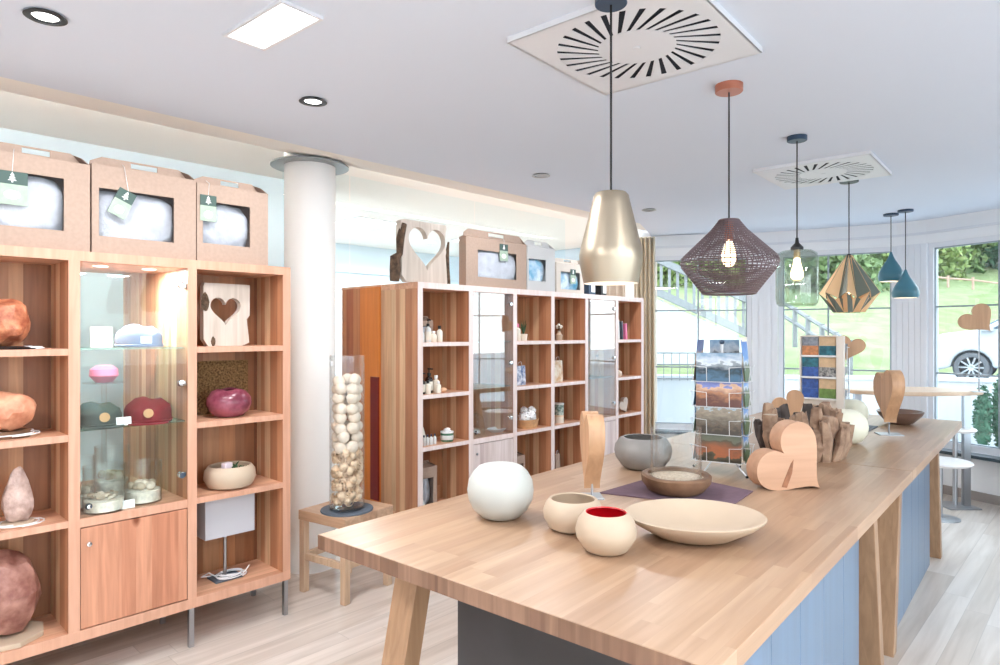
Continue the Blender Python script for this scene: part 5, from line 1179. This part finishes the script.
# top shelf, first column
def kraftbag(label, px0, px1, py, x, z, h, deep=.09, inner='pillow'):
    y0, y1 = yx(px0, x), yx(px1, x); return carton(label, 'gift box', x, y0, y1, h, deep=deep, z=z, inner=inner, flap=.035, win=((y1-y0)*.2, (y1-y0)*.8), wz=(h*.15, h*.75), nm='gift_box', notch=False)
kraftbag('kraft gift box with a handle on the top shelf left of the bottles', 418.5, 433, 342, XS-.17, LEV[2], .165)
for i, (px, x, r, h, m_, c_, lb) in enumerate(((421, -.09, .026, .10, 'bottleclear', 'white', 'short milky bottle in front of the kraft gift box, top shelf'), (428, -.08, .024, .15, 'bottleclear', 'black', 'clear pump bottle in front of the gift box, top shelf'), (433.5, -.07, .026, .085, 'spiral', 'white', 'cream jar bottle beside the clear pump bottle, top shelf'), (439.5, -.08, .024, .125, 'label', 'black', 'cream bottle with a black cap, rightmost on the top shelf'))):
    bottle(lb, px, 342, XS+x, LEV[2], r, h, m_, c_, 'pump' if i == 1 else 'plain', lab=i == 1)
for i, (px, x, r, h, m_, c_, k_, lb) in enumerate(((421.5, -.08, .028, .14, 'amber', 'black', 'pump', 'dark pump bottle, leftmost on the second shelf'), (429, -.12, .030, .165, 'amber', 'black', 'pump', 'tallest dark pump bottle on the second shelf'), (428, -.06, .022, .10, 'label', 'black', 'plain', 'small cream bottle before the tallest pump bottle'), (436, -.12, .028, .13, 'spiral', 'white', 'plain', 'cream bottle with a pale cap, second shelf'), (438.5, -.06, .02, .09, 'label', 'white', 'plain', 'short white bottle beside the soap, second shelf'))):
    bottle(lb, px, 397, XS+x, LEV[1], r, h, m_, c_, k_, lab=i < 2)
p = at_x(443.5, 392, XS-.08); mb = MB(); mb.blob((0, 0, .018), (.022, .032, .018), .04, 2, 3); o = mb.build('soap_bar', mat('tan_soap', (222, 176, 140), .5), loc=(XS-.08, p.y, LEV[1])); tag(o, 'small tan soap at the right end of the bottles', 'soap')
p = at_x(421, 452, XS-.12); mb = MB(); mb.prism([(-.045, 0), (.045, 0), (0, .135)], -.03, .03, 'yz'); o = mb.build('paper_pyramid', 'label', loc=(XS-.12, p.y, LEV[0]), bevel=.003); tag(o, 'white paper pyramid behind the four little blue-capped bottles', 'paper pyramid')
for i in range(4): bottle(['little blue-capped bottle, first of the row of four', 'little blue-capped bottle, second of the row of four', 'little blue-capped bottle, third of the row of four', 'little blue-capped bottle, last of the row of four'][i], 424+i*3.6, 451, XS-.07, LEV[0], .0125, .078, 'bottleclear', 'bluelab', 'plain', 'row of little blue-capped bottles', lab=False)
p = at_x(447, 447, XS-.1); t = thing('label_jar', 'round green-labelled jar with white topping on the third shelf', 'jar', (XS-.1, p.y, LEV[0]))
mb = MB(); mb.lathe([(0, 0), (.046, 0), (.05, .006), (.05, .065), (0, .065)], 28); mb.build('jar_body', 'greenjar', t); mb = MB(); mb.lathe([(0, .066), (.052, .066), (.052, .078), (0, .08)], 28); mb.build('lid', 'white', t)
mb = MB(); mb.blob((0, .0, .09), (.025, .028, .014), .2, 4, 2); mb.build('white_bow', 'white', t)
mb = MB(); mb.lathe([(.0505, .015), (.051, .016), (.051, .048), (.0505, .049)], 28); mb.build('label', 'bottleclear', t)
kraftbag('kraft window box with a white roll at the bottom of the first column', 419, 437, 505, XS-.10, .25, .33, .16)
bottle('white and blue bottle beside the kraft window box, bottom shelf', 420.5, 505, XS-.05, .25, .03, .15, 'bottleclear', 'bluelab')
# glass column 2: cloche, plate
p = at_x(477, 440, XS-.17); t = thing('glass_cloche', 'clear glass cloche on the board of the first glass column', 'cloche', (XS-.17, p.y, LEV[0]))
mb = MB(); mb.lathe([(.062, 0), (.064, .004), (.064, .10), (.05, .15), (.02, .178), (0, .182), (0, .179), (.018, .175), (.047, .148), (.061, .10), (.061, .004)], 32); mb.build('dome', 'glass', t); mb = MB(); mb.blob((0, 0, .02), (.03, .03, .018), .2, 1, 2); mb.build('white_blossom', 'white', t)
p = at_x(497, 430, XS-.15); t = thing('oval_plate', 'white oval plate with a small knob in the first glass column', 'plate', (XS-.15, p.y, LEV[0]))
mb = MB(); mb.lathe([(0, .0), (.06, 0), (.10, .028), (.098, .032), (.055, .008), (0, .008)], 36, squash=(.7, 1)); mb.build('plate', 'white', t)
# the neighbouring room seen through it
p = at_d(505, 373, 9.0); hz = p.z
t = thing('bar_table', 'round wooden bar table in the room behind, seen through the first glass column', 'table', (p.x, p.y, 0))
mb = MB(); mb.lathe([(0, hz-.04), (.36, hz-.04), (.36, hz), (0, hz)], 48); mb.build('tabletop', 'stool', t); mb = MB(); mb.cyl(0, 0, .02, hz-.04, .04); mb.cyl(0, 0, 0, .02, .25); mb.build('pedestal', 'steel', t)
q = at_d(494, 345, 9.0); t = thing('heart_on_stand', 'wooden half-round ornament on a green foot, on the bar table seen through the glass', 'decorative heart', (q.x, q.y, hz), YAW)
mb = MB(); mb.lathe([(0, 0), (.06, 0), (.02, .05), (.008, .1), (.008, .25), (0, .25)], 20); mb.build('foot', 'greenjar', t)
H = heart(40, .20, 0); mb = MB(); mb.prism([(a, b+.35) for a, b in H], -.03, .03, 'xz'); mb.build('heart', 'pine', t, bevel=.003)
# column 3
p0 = bottle('pale bottle with a pink cap at the left of the third column, top shelf', 517.5, 341, XS-.12, LEV[2], .028, .15, 'label', 'pink', lab=False)
p = at_x(523.5, 340, XS-.12); t = thing('potted_succulent', 'small dark succulent in a cream pot on the top shelf', 'potted plant', (XS-.12, p.y, LEV[2]))
mb = MB(); mb.lathe([(0, 0), (.03, 0), (.036, .06), (.032, .06), (0, .055)], 20); mb.build('pot', 'spiral', t); mb = MB()
for k in range(9): a = k*.7; mb.tube([(0, 0, .055), (.012*math.cos(a), .012*math.sin(a), .1), (.025*math.cos(a), .025*math.sin(a), .12+.03*(k % 3))], [.006, .006, .001], 5)
mb.build('leaves', 'plant', t)
bm_ = mat('blue_patterned_paper', (214, 220, 230), .6, nscale=30, rgb2=(74, 96, 140))
def bag(label, px0, px1, py, z, h, m_, x=XS-.08, deep=.07):
    y0, y1 = yx(px0, x), yx(px1, x); t = thing('paper_bag', label, 'bag', (x, y0, z)); w = y1-y0
    mb = MB(); mb.hull8([(0, 0, 0), (0, w, 0), (-deep, w, 0), (-deep, 0, 0)], [(-.005, .004, h), (-.005, w-.004, h), (-.025, w-.004, h*1.0), (-.025, .004, h)]); mb.build('bag_body', m_, t, smooth=False, bevel=.002)
    mb = MB(); mb.tube([(-.012, w*.25, h-.005), (-.012, w*.35, h+.03), (-.012, w*.6, h+.035), (-.012, w*.72, h-.005)], .002, 5); mb.build('bag_handle', 'cable', t)
bag('blue and white patterned paper bag on the second shelf of the third column', 516, 526, 385, LEV[1], .17, bm_)
p = at_x(527, 432, XS-.13); t = thing('gift_basket', 'wooden basket holding white-wrapped parcels with a bow, third column', 'basket', (XS-.13, p.y, LEV[0]))
mb = MB(); mb.lathe([(0, 0), (.10, 0), (.115, .075), (.108, .075), (.095, .01), (0, .01)], 32, squash=(.8, 1.05)); mb.build('basket_body', mat('tan_basket', (206, 158, 112), .7, noise=.2, nscale=30), t)
rr = random.Random(2)
for k, (dy, dz, s_) in enumerate(((-.06, .10, .05), (0, .11, .055), (.06, .085, .055), (-.02, .15, .035), (.045, .145, .04))): mb = MB(); mb.blob((rr.uniform(-.02, .02), dy, dz), (s_, s_, s_*.9), .22, k+5, 3, 3); mb.build('wrapped_parcel', 'white', t, angle=20)
kraftbag('kraft box with a green edge at the bottom of the third column', 516, 525, 470, XS-.1, .25, .27, .14, inner='greenjar')
# column 4
p = at_x(559, 340, XS-.12); t = thing('flower_vase', 'small cream bottle vase with pale blossoms on the top shelf of the fourth column', 'vase', (XS-.12, p.y, LEV[2]))
mb = MB(); mb.lathe([(0, 0), (.03, 0), (.034, .05), (.014, .07), (.014, .09), (0, .09)], 20); mb.build('vase_body', 'turned', t); mb = MB()
for k in range(6): a = k*1.05; mb.blob((.022*math.cos(a), .022*math.sin(a), .12+.012*(k % 3)), (.014, .014, .012), .2, k, 1)
mb.build('blossoms', 'label', t); mb = MB(); mb.tube([(0, 0, .085), (0, 0, .12)], .003, 5); mb.build('stem', 'plant', t)
bag('kraft paper bag with a pale print on the second shelf of the fourth column', 554.5, 563, 380, LEV[1], .20, mat('kraft_printed', (196, 160, 122), .7, nscale=20, rgb2=(226, 220, 206)))
for k, (z_, h_, m_, lb) in enumerate(((0, .075, 'spiral', 'cream striped tin at the bottom of the little stack, fourth column'), (.0765, .11, 'greenjar', 'green patterned jar standing on the cream tin, fourth column'))):
    p = at_x(559, 420, XS-.1); t = thing('round_tin', lb, 'tin', (XS-.1, p.y, LEV[0]+z_)); mb = MB(); mb.lathe([(0, 0), (.045, 0), (.045, h_-.015), (0, h_-.015)], 24); mb.build('tin_body', m_ if k == 0 else mat('green_pattern', (196, 206, 196), .5, nscale=40, rgb2=(60, 96, 84)), t); mb = MB(); mb.lathe([(0, h_-.0145), (.047, h_-.0145), (.047, h_), (0, h_)], 24); mb.build('lid', 'shaving' if k == 0 else 'bottleclear', t)
bag('plain tan box bag at the bottom of the fourth column', 556, 560.5, 470, .25, .22, 'card', XS-.08)
# glass column 5: brown bottle vase
z5 = LEV[0]+.0
p = at_x(597, 380, XS-.18); t = thing('bottle_vase', 'slim tan wooden bottle vase on the glass shelf of the far glass column', 'vase', (XS-.18, p.y, G1))
mb = MB(); mb.lathe([(0, 0), (.033, 0), (.038, .01), (.038, .10), (.03, .14), (.012, .19), (.012, .235), (.015, .24), (0, .24)], 28); mb.build('vase_body', mat('tan_wood_vase', (196, 150, 112), .5, noise=.1, nscale=14), t); mb = MB(); mb.lathe([(.0125, .20), (.014, .202), (.014, .21), (.0125, .212)], 16); mb.build('neck_ring', 'brownbowl', t)
# column 6: books, ball, heart stone
for k, (px, w_, h_, m_, lb) in enumerate(((618, .035, .20, 'bottleclear', 'white book leaning at the left on the top shelf of the last column'), (622.5, .02, .19, 'slate', 'thin dark book, second in the last column'), (626, .03, .165, 'pink', 'pink and white book, rightmost in the last column'))):
    y = yx(px, XS-.06); t = thing('book', lb, 'book', (XS-.06, y, LEV[2]+.001), 0, 'books on the last top shelf')
    mx = Matrix.Rotation(.07, 4, 'X')
    mb = MB(); mb.box(-.13, 0, 0, w_, 0, h_, mx=mx); mb.build('cover', m_, t, smooth=False, bevel=.001); mb = MB(); mb.box(-.128, -.002, .004, w_-.004, .001, h_+.0008, mx=mx); mb.build('pages', 'label', t, smooth=False)
p = at_x(618.5, 376, XS-.07); mb = MB(); mb.lathe([(0, 0), (.02, 0), (.036, .02), (.038, .036), (.03, .058), (.012, .068), (0, .068)], 24); o = mb.build('white_globe', 'ball', loc=(XS-.07, p.y, LEV[1])); tag(o, 'small cream globe on the second shelf of the last column', 'globe')
p = at_x(623, 414, XS-.1); t = thing('wooden_heart', 'small cream wooden heart leaning on the third shelf of the last column', 'decorative heart', (XS-.1, p.y, LEV[0]), PI/2)
H = heart(40, .17, math.radians(-160)); H = heart(40, .17, math.radians(28)); zm = min(b for a, b in H); mb = MB(); mb.prism([(a, b-zm) for a, b in H], -.02, .02, 'xz'); mb.build('heart_block', 'pine_pale', t, bevel=.003)
